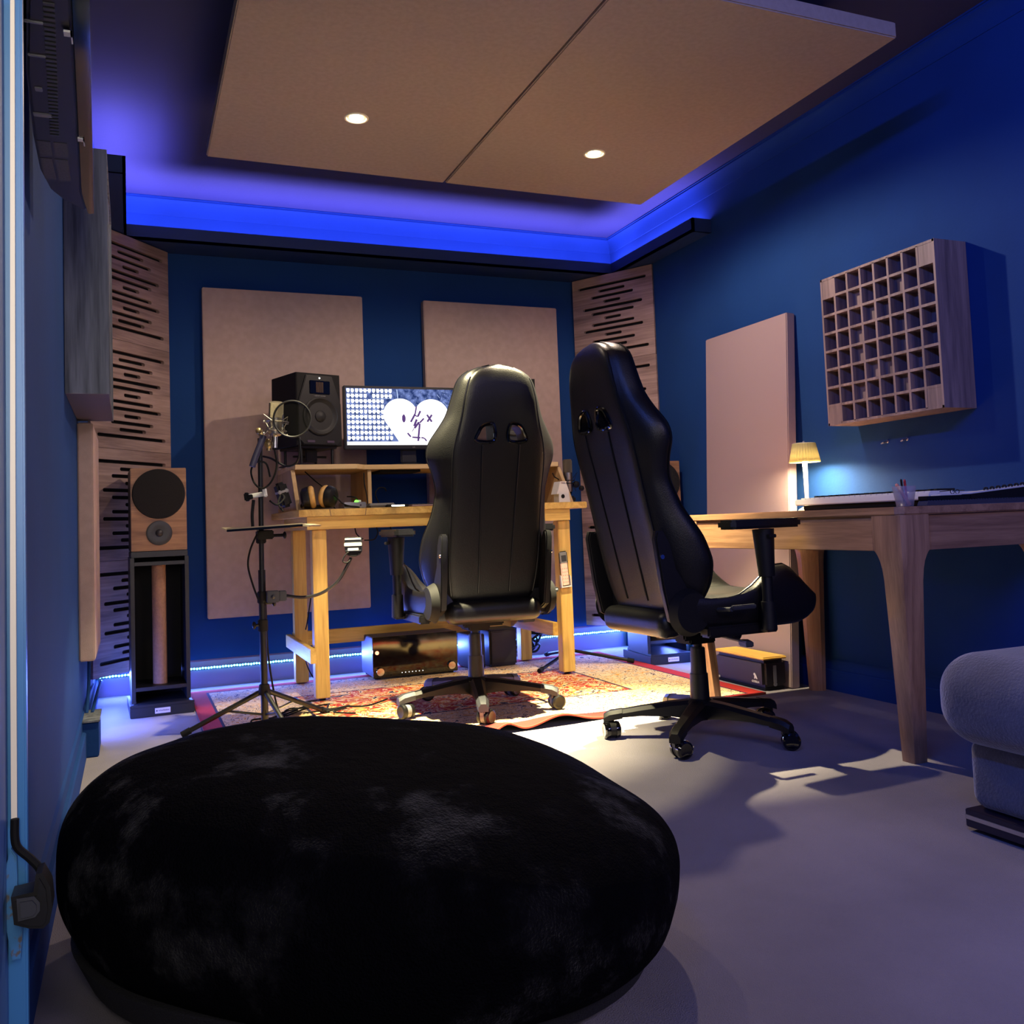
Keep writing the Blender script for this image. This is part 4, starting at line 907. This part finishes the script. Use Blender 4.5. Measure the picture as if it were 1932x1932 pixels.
def gaming_chair(loc, rz, legrot, label, tipm, casterm):
    t = thing('gaming_chair', label, 'office chair', loc, rz, 'black gaming chairs')
    # backrest
    zs = [];
    for a, b_ in zip(BACK, BACK[1:]):
        n = max(1, int((b_[0] - a[0]) / .012))
        zs += [a[0] + (b_[0] - a[0]) * k / n for k in range(n)]
    zs.append(BACK[-1][0])
    # smooth the table by averaging neighbouring samples
    rings = [backring(z) for z in zs]
    for it in range(3):
        rings = [rings[0]] + [[(rings[i - 1][k] + rings[i][k] * 2 + rings[i + 1][k]) / 4 for k in range(len(rings[0]))] for i in range(1, len(rings) - 1)] + [rings[-1]]
    b = B().loft(rings); bk = b.build('backrest', M_leather, t, False, 60)
    cuts = []
    for s_ in (-1, 1):
        c = B().poly([(s_ * .030, 1.035), (s_ * .098, 1.035), (s_ * .090, 1.065), (s_ * .072, 1.09), (s_ * .034, 1.095)], -.46, -.18, axis='y').build('cut', M_matte); cuts.append(c)
    for c in cuts: c.parent = t
    bpy.context.view_layer.update()
    boolean(bk, cuts)
    for s_ in (-1, 1):
        y_ = -.3685
        pts = [(s_ * .030, y_ + .006, 1.035), (s_ * .098, y_ + .010, 1.035), (s_ * .091, y_ + .003, 1.065), (s_ * .073, y_ - .001, 1.09), (s_ * .034, y_ - .002, 1.095)]
        B().tube(pts, .007, 8, 4, True).build('slot_trim', M_gloss, bk, False)
    b = B()
    for s_ in (-1, 1):
        pts = []
        for k in range(24):
            z = 1.02 - k * (1.02 - .475) / 23; w_, y0_, wd, th_, pw = interp(BACK, z)
            pts.append((s_ * (.062 + .012 * (1 - k / 23)), y0_ - .0012, z))
        b.tube(pts, .0035, 6)
    b.build('rear_seam', M_pipe, bk, False)
    b = B()
    for s_ in (-1, 1):
        idx = 8 if s_ > 0 else len(rings[0]) - 8
        pts = [r[idx] * 1 for r in rings[2:-4]]; b.tube(pts, .003, 6)
        idx = 18 if s_ > 0 else len(rings[0]) - 18
        pts = [r[idx] + Vector((s_ * .001, .001, 0)) for r in rings[2:-2]]; b.tube(pts, .0035, 6)
    b.build('edge_piping', M_pipe, bk, False)
    # seat
    def seat_ring(y):
        # y from -.20 (rear) to .30 (front)
        f = (y + .20) / .50
        w_ = .245 + .02 * math.sin(f * PI); bol = -.016 + .104 * math.exp(-((y - .165) / .12) ** 2); base = .490 - .006 * f
        zt = base; zb = .375
        if y > .22: k = (y - .22) / .085; zb = .375 + .030 * k * k; zt = base - .018 * k * k; bol *= max(0, 1 - .5 * k * k)
        if y < -.15: bol *= .5
        half = [(0, zb), (w_ * .6, zb), (w_ * .9, zb + .006), (w_, zb + .035), (w_ * 1.01, zt + bol * .45), (w_ * .95, zt + bol * .97), (w_ * .86, zt + bol), (w_ * .74, zt + bol * .6), (w_ * .62, zt + .002), (w_ * .3, zt)]
        pts = [Vector((x, y, z)) for x, z in half] + [Vector((0, y, zt))] + [Vector((-x, y, z)) for x, z in half[:0:-1]]
        return spline(pts, 3, True)
    ys = [-.20, -.19, -.16, -.12, -.06, 0, .05, .10, .14, .18, .215, .245, .27, .29, .302]
    rs = [seat_ring(y) for y in ys]
    def shrink(r, k, dy): c = sum(r, Vector()) / len(r); return [c + (p - c) * k + Vector((0, dy, 0)) for p in r]
    rs = [shrink(rs[0], .86, -.006)] + rs + [shrink(rs[-1], .95, .010), shrink(rs[-1], .84, .019), shrink(rs[-1], .6, .026), shrink(rs[-1], .3, .029)]
    st = B().loft(rs).build('seat', M_leather, t, False, 60)
    b = B()
    for s_ in (-1, 1):
        idx = 17 if s_ > 0 else len(rs[0]) - 17
        b.tube([r[idx] + Vector((0, 0, .001)) for r in rs[2:-2]], .0035, 6)
    b.build('seat_piping', M_pipe, st, False)
    B().rbox(-.190, .190, -.262, -.170, .362, .446, .036, 5).build('rear_bolster', M_leather, t, False)
    # side brackets and hinge covers
    for s_ in (-1, 1):
        b = B(); x0_, x1_ = (s_ * .196, s_ * .222)
        b.poly([(-.293, .675), (-.286, .700), (-.262, .700), (-.238, .66), (-.220, .58), (-.180, .52), (-.115, .46), (-.14, .41), (-.20, .395), (-.250, .42), (-.272, .52)], min(x0_, x1_), max(x0_, x1_), .005, axis='x'); br = b.build('side_bracket', M_plastic, t, False)
        B().cyl((s_ * .223, -.185, .445), (s_ * .252, -.185, .445), .074, .060, 40, .008).build('hinge_cover', M_matte, br, False)
        B().cyl((s_ * .221, -.272, .62), (s_ * .226, -.272, .62), .007, seg=14).build('bracket_screw', M_chrome, br, False)
        B().box(min(s_ * .225, s_ * .272), max(s_ * .225, s_ * .272), -.15, .10, .366, .40, .006).build('side_rail', M_plastic, br, False)
        # armrest
        a_ = B().cyl((s_ * .295, .065, .375), (s_ * .295, .065, .47), .0245, .022, 24, .004).cyl((s_ * .295, .065, .47), (s_ * .295, .065, .55), .017).cyl((s_ * .295, .065, .545), (s_ * .295, .06, .692), .025, .034, 24).build('armrest_post', M_plastic, t, False)
        B().box(min(s_ * .24, s_ * .31), max(s_ * .24, s_ * .31), .045, .085, .372, .384, .003).build('arm_support_bar', M_plastic, a_, False)
        pl_ = [(s_ * (.295 + x), y) for x, y in ((-.040, -.075), (-.032, -.088), (.030, -.088), (.042, -.075), (.046, .02), (.042, .16), (.030, .185), (-.015, .19), (-.036, .165), (-.046, .03))]
        B().poly(pl_, .695, .724, .007).build('armrest_pad', M_leather, a_, False)
        B().box(min(s_ * .327, s_ * .340), max(s_ * .327, s_ * .340), .045, .075, .665, .676, .002).build('armrest_button', M_plastic, a_, False)
    # mechanism
    m_ = B().box(-.085, .085, -.11, .10, .335, .371, .006).box(-.045, .045, -.06, .045, .315, .337, .005).build('tilt_mechanism', M_matte, t, False)
    B().cyl((.05, .02, .348), (.215, .02, .338), .005).poly([(.20, .030), (.215, .045), (.27, .02), (.262, -.004), (.215, .005)], .325, .343, .003).build('height_lever', M_darkgrey, m_, False)
    B().cyl((0, .105, .345), (0, .135, .338), .012).cyl((0, .135, .335), (0, .175, .330), .024, .022, 24, .004).build('tension_knob', M_plastic, m_, False)
    B().cyl((.25, -.10, .448), (.325, -.10, .455), .007).box(.318, .332, -.10, -.01, .452, .466, .003).build('recline_lever', M_darkgrey, m_, False)
    # gas lift
    B().cyl((0, 0, .24), (0, 0, .334), .0155).cyl((0, 0, .105), (0, 0, .215), .033, .030, 28, .003).cyl((0, 0, .205), (0, 0, .300), .0265, .0245, 28, .003).build('gas_lift', M_plastic, t, False)
    # star base
    hub = B().lathe([(0, .060), (.030, .060), (.046, .075), (.050, .118), (.036, .130), (0, .130)]).build('base_hub', M_plastic, t, False)
    for k in range(5):
        a_ = R(legrot) + k * 2 * PI / 5; Mk = Matrix.Rotation(a_, 4, 'Z')
        secs = []
        for (r_, zt, zb, hw) in ((.035, .126, .066, .030), (.10, .120, .074, .027), (.20, .106, .076, .023), (.275, .094, .070, .021), (.305, .088, .064, .020), (.322, .078, .060, .016)):
            secs.append([Mk @ Vector((r_, y_, z_)) for y_, z_ in ((-hw, zb), (hw, zb), (hw, zt - .012), (hw * .55, zt), (-hw * .55, zt), (-hw, zt - .012))])
        lg = B().loft(secs).build('base_leg', M_plastic, t, False, 25)
        b = B(); b.M = Mk; b.loft([[Vector((r_, y_, z_)) for y_, z_ in ((-hw, zb), (hw, zb), (hw, zt - .012), (hw * .55, zt), (-hw * .55, zt), (-hw, zt - .012))] for (r_, zt, zb, hw) in ((.262, .0985, .068, .0228), (.305, .0915, .060, .0220), (.3265, .080, .052, .0175))]); b.cyl((.305, 0, .048), (.305, 0, .064), .014, seg=16); b.build('leg_tip', tipm, lg, False, 25)
        ca = a_ + (1.9, 2.4, .6, 2.9, 1.2)[k]; cx_, cy__ = .305 * math.cos(a_), .305 * math.sin(a_)
        Mc = Matrix.Translation((cx_ + .016 * math.cos(ca), cy__ + .016 * math.sin(ca), .0295)) @ Matrix.Rotation(ca, 4, 'Z')
        b = B(); b.M = Mc; b.lathe([(.0, -.010), (.026, -.010), (.026, .010), (0, .010)], seg=24, axis=(0, 1, 0)); b.box(-.028, -.006, -.012, .012, .004, .030, .004); cs = b.build('caster', casterm, t, False)
        for s_ in (-1, 1):
            b = B(); b.M = Mc; b.lathe([(0, s_ * .0105), (.0285, s_ * .0105), (.0290, s_ * .016), (.0275, s_ * .024), (.021, s_ * .028), (.010, s_ * .026), (0, s_ * .026)], seg=28, axis=(0, 1, 0)); b.build('wheel', M_gloss if casterm is M_plastic else M_plastic, cs, False)
    return t
gaming_chair((1.264, 3.49, RZ), R(0), 182, 'black gaming chair rolled up to the pine desk with its back to us', M_darkgrey, M_greyp)  # grey leg tips paint in the spotlight's shine on black plastic
gaming_chair((1.765, 2.672, 0), R(-88), 150 + 88, 'black gaming chair turned right towards the oak table with cream-lit seat', M_plastic, M_plastic)

# ================================================================ oak table on the right
t = thing('oak_table', 'oak table with drawers and tapered legs along the right wall', 'table', (2.27, 2.5, 0))
TX0, TX1, TY0, TY1, TT = 2.030, 2.672, 2.012, 3.15, .745
B().poly([(TX0 + .02, TY0), (TX1, TY0), (TX1, TY1), (TX0 + .02, TY1), (TX0, TY1 - .02), (TX0, TY0 + .02)], TT - .024, TT, .003).build('tabletop', M_oak[1], t)
AZ0 = .617
B().box(TX0 + .012, TX0 + .030, TY0 + .10, TY1 - .10, AZ0, TT - .0245).build('side_apron', M_oak[1], t)
for (ya, yb) in ((2.125, 2.60), (2.66, 3.05)):
    dw = B().box(TX0 + .004, TX0 + .0115, ya + .0, yb, AZ0 + .001, TT - .032, .001).build('drawer', M_oak[1], t)
B().box(TX0 + .10, TX1 - .10, TY0 + .012, TY0 + .030, AZ0, TT - .0245).build('end_apron', M_oak[0], t)
B().box(TX0 + .10, TX1 - .10, TY1 - .03, TY1 - .012, AZ0, TT - .0245).build('end_apron', M_oak[0], t)
B().box(TX1 - .03, TX1 - .012, TY0 + .10, TY1 - .10, AZ0, TT - .0245).build('side_apron', M_oak[1], t)
def table_leg(cx_, cy__, sx, sy, inset):
    """L section at the top blending with quarter curves into a tapered splayed leg; sx, sy point to the table centre"""
    secs = []
    for z, wd, off in ((TT - .0245, .110, 0), (.655, .109, .002), (.620, .108, .005), (.612, .100, .006), (.602, .093, .007), (.588, .086, .010), (.565, .079, .016), (.53, .074, .022), (.48, .071, .03), (.35, .064, .065), (.18, .056, .108), (.0, .047, .150)):
        k = off / .150 * inset; x0_, y0_ = cx_ + sx * k, cy__ + sy * k; c_ = min(.016, wd * .3)
        secs.append([Vector(p) for p in ((x0_ + sx * c_, y0_, z), (x0_ + sx * wd, y0_, z), (x0_ + sx * wd, y0_ + sy * wd * .35, z), (x0_ + sx * wd * .75, y0_ + sy * wd * .75, z), (x0_ + sx * wd * .35, y0_ + sy * wd, z), (x0_, y0_ + sy * wd, z), (x0_, y0_ + sy * c_, z), (x0_ + sx * c_ * .3, y0_ + sy * c_ * .3, z))])
    return B().loft(secs).build('leg', M_oak[2], t, True, 30)
table_leg(TX0 + .001, TY0 + .001, 1, 1, .055)
table_leg(TX1 - .001, TY0 + .001, -1, 1, .05)
table_leg(TX0 + .001, TY1 - .001, 1, -1, .055)
table_leg(TX1 - .001, TY1 - .001, -1, -1, .02)
# lamp
t = thing('table_lamp', 'small lamp with a pleated fabric shade glowing on the oak table', 'lamp', (2.55, 3.012, TT))
lx, ly = 2.55, 3.012
B().lathe([(0, .0005), (.036, .0005), (.036, .004), (.027, .010), (.012, .019), (.008, .024), (0, .024)], (lx, ly, TT)).build('lamp_base', mat('lamp_cream', rgb(235, 222, 190), .4), t)
B().cyl((lx, ly, TT + .022), (lx, ly, TT + .205), .0075, .0095).build('stem', MATS['lamp_cream'], t)
b = B()
def pleat(z0_, z1_, r0_, r1_, n=30):
    rings = []
    for f in (0, .5, 1):
        z = z0_ + (z1_ - z0_) * f; r_ = r0_ + (r1_ - r0_) * f
        rings.append([Vector((lx + (r_ + (.0026 if k % 2 else -.0022)) * math.cos(2 * PI * k / (2 * n)), ly + (r_ + (.0026 if k % 2 else -.0022)) * math.sin(2 * PI * k / (2 * n)), z)) for k in range(2 * n)])
    return rings
b.loft(pleat(TT + .198, TT + .275, .060, .044), cap=False)
shade = b.build('lamp_shade', mat('shade_fabric', rgb(176, 166, 132), .9, emit=None), t, ang=8)
sm = MATS['shade_fabric']; nt = sm.node_tree; tl = nt.nodes.new('ShaderNodeBsdfTranslucent'); tl.inputs[0].default_value = rgb(190, 180, 140)
mxs = nt.nodes.new('ShaderNodeMixShader'); mxs.inputs[0].default_value = .55
nt.links.new(nt.nodes['Principled BSDF'].outputs[0], mxs.inputs[1]); nt.links.new(tl.outputs[0], mxs.inputs[2]); nt.links.new(mxs.outputs[0], nt.nodes['Material Output'].inputs[0])
md = shade.modifiers.new('s', 'SOLIDIFY'); md.thickness = .0012
B().lathe([(0, .2755), (.044, .2755), (.044, .2775), (.006, .279), (.004, .285), (0, .286)], (lx, ly, TT)).build('shade_cap', M_greyp, t)
B().lathe([(0, .2055), (.05, .2055), (.05, .209), (0, .209)], (lx, ly, TT)).build('light_disc', emis('lamp_glow', (1, .84, .5, 1), 12), t)
l = D.lights.new('lamp_bulb', 'POINT'); l.energy = .10; l.color = (1, .78, .45); l.shadow_soft_size = .02; o = D.objects.new('lamp_bulb', l); o.location = (lx, ly, TT + .235); COL.objects.link(o)
l = D.lights.new('lamp_disc_light', 'AREA'); l.shape = 'DISK'; l.size = .09; l.energy = 7; l.color = (1, .82, .5); o = D.objects.new('lamp_disc_light', l); o.location = (lx, ly, TT + .2045); COL.objects.link(o)
# white synth keyboard
t = thing('piano_keyboard', 'long white keyboard with black keys on the oak table beside the lamp', 'keyboard', (2.2, 2.2, TT))
B().box(2.215, 2.41, 2.07, 2.64, TT + .0005, TT + .018, .003).build('stand_base', M_matte, t)
B().box(2.20, 2.42, 2.06, 2.665, TT + .0185, TT + .040, .003).build('keyboard_case', M_white, t)
b = B()
for k in range(24): b.box(2.22, 2.31, 2.075 + k * .0242, 2.075 + k * .0242 + .0222, TT + .040, TT + .0445, .001)
b.build('white_keys', M_white, t)
b = B()
for k in range(23):
    if k % 7 in (2, 6): continue
    b.box(2.265, 2.34, 2.075 + k * .0242 + .016, 2.075 + k * .0242 + .030, TT + .0445, TT + .051, .001)
b.build('black_keys', M_plastic, t)
# pen pot
t = thing('pen_pot', 'translucent grey pen pot at the corner of the oak table', 'pen pot', (2.108, 2.066, TT))
pm = mat('frosted_plastic', rgb(150, 150, 175), .25, alpha=.38)
rings = []
for (z, h_) in ((0.0005, .0175), (.06, .0245)): rings.append([Vector((2.108 + x * h_ * 1.07, 2.066 + y * h_ * 1.07, TT + z)) for x, y in ((-.8, -1), (.8, -1), (1, -.8), (1, .8), (.8, 1), (-.8, 1), (-1, .8), (-1, -.8))])
b = B().loft(rings, cap=False); b.poly([(p.x, p.y) for p in rings[0]], TT + .0005, TT + .002); o = b.build('pot', pm, t); md = o.modifiers.new('s', 'SOLIDIFY'); md.thickness = .0012
for (p, q, r_, m, lb, nm) in (((2.121, 2.059, TT + .004), (2.086, 2.071, TT + .064), .0048, mat('peach', rgb(224, 140, 110), .5), 'peach coloured marker leaning left in the pen pot', 'marker_pen'), ((2.120, 2.069, TT + .004), (2.112, 2.066, TT + .076), .0036, mat('red_pen', rgb(170, 40, 46), .4), 'red pen standing in the pen pot', 'pen'), ((2.114, 2.074, TT + .004), (2.105, 2.072, TT + .077), .0032, M_matte, 'black pen standing behind the red pen', 'pen')):
    v = Vector(q) - Vector(p); o = B().cyl(p, q, r_, seg=12).cyl(q, Vector(q) + v * .06, r_ * 1.05, r_ * .5, 12).build(nm, m); tag(o, lb, 'pen')
# foam mat, dark case and spiral notebook
o = B()
pts = [(2.140, TT + .0008), (2.668, TT + .0008)] + [(2.668 - k * .0055, TT + (.012 if k % 2 else .016)) for k in range(0, 96)]
o.poly(pts, 2.016, 2.052, axis='y'); tag(o.build('foam_mat', mat('foam_grey', rgb(52, 52, 66), .9)), 'dark grey corrugated foam strip on the near edge of the oak table', 'foam')
t = thing('laptop_case', 'flat black case lying on the foam at the near end of the table', 'case', (2.4, 2.034, TT + .016))
B().box(2.145, 2.318, 2.018, 2.052, TT + .0165, TT + .028, .001).build('case_lower', M_plastic, t)
b = B(); b.poly([(2.320, TT + .0165), (2.668, TT + .0165), (2.668, TT + .056), (2.320, TT + .030)], 2.018, 2.052, axis='y'); b.build('case_upper', M_matte, t)
t = thing('spiral_notebook', 'white spiral bound notebook resting on the black case', 'notebook', (2.4, 2.034, TT + .03))
b = B(); b.poly([(2.20, TT + .0285), (2.32, TT + .0305), (2.668, TT + .0565), (2.668, TT + .0615), (2.32, TT + .0345), (2.20, TT + .0315)], 2.02, 2.055, axis='y'); b.build('pages', M_white, t)
b = B()
for k in range(11):
    x = 2.395 + k * .026; z = TT + .037 + (x - 2.32) * .076
    b.tube([(x + .0015 * 0, 2.03 + .006 * math.cos(2 * PI * j / 12), z + .006 * math.sin(2 * PI * j / 12)) for j in range(12)], .0016, 6, 0, True)
    b.tube([(x + .005, 2.03 + .006 * math.cos(2 * PI * j / 12), z + .006 * math.sin(2 * PI * j / 12)) for j in range(12)], .0016, 6, 0, True)
b.build('spiral_binding', M_matte, t)
t = thing('reading_glasses', 'pair of dark thin-framed glasses lying on the notebook', 'glasses', (2.26, 2.035, TT + .034))
b = B()
for x in (2.265, 2.285): b.tube([(x + .008 * math.cos(2 * PI * k / 14), 2.035, TT + .039 + .006 * math.sin(2 * PI * k / 14)) for k in range(14)], .0012, 6, 0, True)
b.tube([(2.293, 2.035, TT + .043), (2.33, 2.05, TT + .042)], .0012, 6).tube([(2.257, 2.035, TT + .043), (2.23, 2.05, TT + .040)], .0012, 6); b.build('frame', M_plastic, t)

# ================================================================ cable management box
t = thing('cable_storage_box', 'black storage box with a bamboo lid on the floor beside the leaning panel', 'storage box', (2.49, 3.37, 0))
c0 = Vector((2.430, 3.197, 0))
dxy = Vector((.012, 1, 0)).normalized(); nxy = Vector((dxy.y, -dxy.x, 0))
Mb = Matrix(((dxy.x, nxy.x, 0, c0.x), (dxy.y, nxy.y, 0, c0.y), (0, 0, 1, 0), (0, 0, 0, 1)))
bl, bw, bh = .352, .119, .128
b = B(); b.M = Mb; b.box(0, bl, 0, bw, .0125, bh, .014, 4); b.build('box_body', mat('box_black', rgb(34, 30, 32), .5), t)
b = B(); b.M = Mb; b.box(-.003, bl + .003, -.003, bw + .003, bh + .0005, bh + .012, .005, 3); b.build('bamboo_lid', M_bamboo, t)
b = B(); b.M = Mb; b.box(.01, bl - .01, .01, bw - .01, .0005, .013); b.build('box_foot', M_matte, t)
b = B(); b.M = Mb
gor = [(.056, .058), (.062, .064), (.068, .063), (.070, .057), (.064, .052), (.066, .040), (.060, .040), (.058, .047), (.052, .040), (.045, .040), (.050, .050)]
b.poly([(x, z + .006) for x, z in gor], -.0012, .0004, axis='y'); b.build('animal_mark', M_white, t)
# lettering (faces outwards, reads left to right seen from the room)
fl = Matrix(((-dxy.x, 0, -nxy.x, 0), (-dxy.y, 0, -nxy.y, 0), (0, 1, 0, 0), (0, 0, 0, 1)))
pos = Mb @ Vector((.058, -.0008, .034)); rel = pos - Vector(t.location)
text('box_lettering', 'GORILLA', .0125, M_white, t, Matrix.Translation(rel) @ fl)
b = B(); b.M = Mb; b.box(-.0012, .0004, .048, .064, .034, .104, .0003); b.cyl((-.0012, .056, .026), (.0004, .056, .026), .009, seg=20); b.build('side_emblem', M_greyp, t)

# ================================================================ velvet seat at right
t = thing('velvet_chaise', 'grey velvet seat with a thick rounded cushion at the right edge', 'sofa', (2.1, 1.0, 0))
def rbox(x0, x1, y0, y1, z0, z1, r_, name, m, n=7):
    b = B().rbox(x0, x1, y0, y1, z0, z1, r_, n); return b.build(name, m, t, True, 180)
rbox(1.690, 2.62, .10, 1.64, .200, .408, .090, 'seat_cushion', M_sofa)
rbox(1.765, 2.60, .12, 1.60, .052, .215, .035, 'upholstered_base', M_sofa, 5)
B().box(1.757, 2.60, .12, 1.603, .010, .050, .002).build('plinth', mat('plinth_brown', rgb(40, 30, 40), .35), t)
B().box(1.7545, 1.7565, .12, 1.6025, .028, .038, .0008).build('chrome_strip', M_chrome, t)

# ================================================================ fur beanbag
def furmat():
    m = D.materials.new('black_fur'); m.use_nodes = True; nt = m.node_tree; b = nt.nodes['Principled BSDF']; L = nt.links.new
    tc = nt.nodes.new('ShaderNodeTexCoord')
    n1 = nt.nodes.new('ShaderNodeTexNoise'); n1.inputs['Scale'].default_value = 4.5; n1.inputs['Detail'].default_value = 6; n1.inputs['Roughness'].default_value = .65; L(tc.outputs['Object'], n1.inputs['Vector'])
    cr = nt.nodes.new('ShaderNodeValToRGB'); e = cr.color_ramp.elements; e[0].position = .48; e[0].color = (.0012, .0012, .0022, 1); e[1].position = .68; e[1].color = (.007, .007, .010, 1); L(n1.outputs['Fac'], cr.inputs['Fac']); L(cr.outputs['Color'], b.inputs['Base Color'])
    b.inputs['Roughness'].default_value = .9; b.inputs['Specular IOR Level'].default_value = .05
    cs = nt.nodes.new('ShaderNodeMapRange'); cs.inputs[1].default_value = .53; cs.inputs[2].default_value = .72; cs.inputs[3].default_value = .0; cs.inputs[4].default_value = .20; L(n1.outputs['Fac'], cs.inputs[0]); L(cs.outputs[0], b.inputs['Sheen Weight']); b.inputs['Sheen Roughness'].default_value = .45
    n2 = nt.nodes.new('ShaderNodeTexNoise'); n2.inputs['Scale'].default_value = 260; n2.inputs['Detail'].default_value = 4; L(tc.outputs['Object'], n2.inputs['Vector'])
    n3 = nt.nodes.new('ShaderNodeTexNoise'); n3.inputs['Scale'].default_value = 30; n3.inputs['Detail'].default_value = 4; L(tc.outputs['Object'], n3.inputs['Vector'])
    ad = nt.nodes.new('ShaderNodeMath'); ad.operation = 'MULTIPLY_ADD'; ad.inputs[1].default_value = .5; L(n2.outputs['Fac'], ad.inputs[0]); L(n3.outputs['Fac'], ad.inputs[2])
    bp = nt.nodes.new('ShaderNodeBump'); bp.inputs['Strength'].default_value = 1; bp.inputs['Distance'].default_value = .012; L(ad.outputs[0], bp.inputs['Height']); L(bp.outputs['Normal'], b.inputs['Normal'])
    return m
BC = Vector((.370, 1.644, 0)); BA = -.649
t = thing('fur_beanbag', 'huge black fur beanbag lying on the carpet in the foreground', 'beanbag', BC)
def bag(name, m, zlo, zhi, grow=0):
    bm = bmesh.new(); nu, nv = 120, 60; rows = []
    ca, sa = math.cos(BA), math.sin(BA)
    for j in range(nv + 1):
        ph = -PI / 2 + PI * j / nv; row = []
        for i in range(nu):
            th_ = 2 * PI * i / nu
            c, s_ = math.cos(th_), math.sin(th_); e = .93
            cx_ = math.copysign(abs(c) ** e, c); sy_ = math.copysign(abs(s_) ** e, s_)
            cp = math.cos(ph); r_ = cp ** .42 if cp > 0 else 0
            x = .549 * cx_ * r_; y = .400 * sy_ * r_ * (1 + .094 * cx_ * r_)
            z = .179 + .179 * math.copysign(abs(math.sin(ph)) ** .85, math.sin(ph))
            z = max(z, .004 + grow)
            z *= 1 - .10 * (x / .549) ** 2 - .136 * (x / .549)
            z = z * (1 + .0) 
            nn = noise.noise(Vector((x * 3.2, y * 3.2, z * 4 + 3))) * .02 + noise.noise(Vector((x * 9, y * 9, z * 9))) * .005
            k = 1 + nn / .5 * r_
            x *= k; y *= k; z = z * (1 + nn * 1.2)
            row.append(bm.verts.new((x * ca - y * sa, x * sa + y * ca, max(z, .004))))
        rows.append(row)
    for j in range(nv):
        for i in range(nu):
            bm.faces.new((rows[j][i], rows[j][(i + 1) % nu], rows[j + 1][(i + 1) % nu], rows[j + 1][i]))
    bmesh.ops.remove_doubles(bm, verts=bm.verts, dist=1e-5); bmesh.ops.recalc_face_normals(bm, faces=bm.faces)
    me = D.meshes.new(name); bm.to_mesh(me); bm.free(); me.materials.append(m); me.shade_smooth()
    o = D.objects.new(name, me); COL.objects.link(o); o.parent = t; return o
bag('fur_cover', furmat(), 0, 1)
b = B()
ca, sa = math.cos(BA), math.sin(BA); rg = []
for z, k in ((.001, .82), (.02, .90), (.07, .95)): rg.append([Vector((BC.x + k * (.545 * math.cos(a_) * ca - .397 * math.sin(a_) * sa), BC.y + k * (.545 * math.cos(a_) * sa + .397 * math.sin(a_) * ca), z)) for a_ in [2 * PI * i / 90 for i in range(90)]])
b.loft(rg); b.build('base_panel', mat('base_canvas', rgb(26, 26, 30), .8, bump=.8, bscale=300), t)
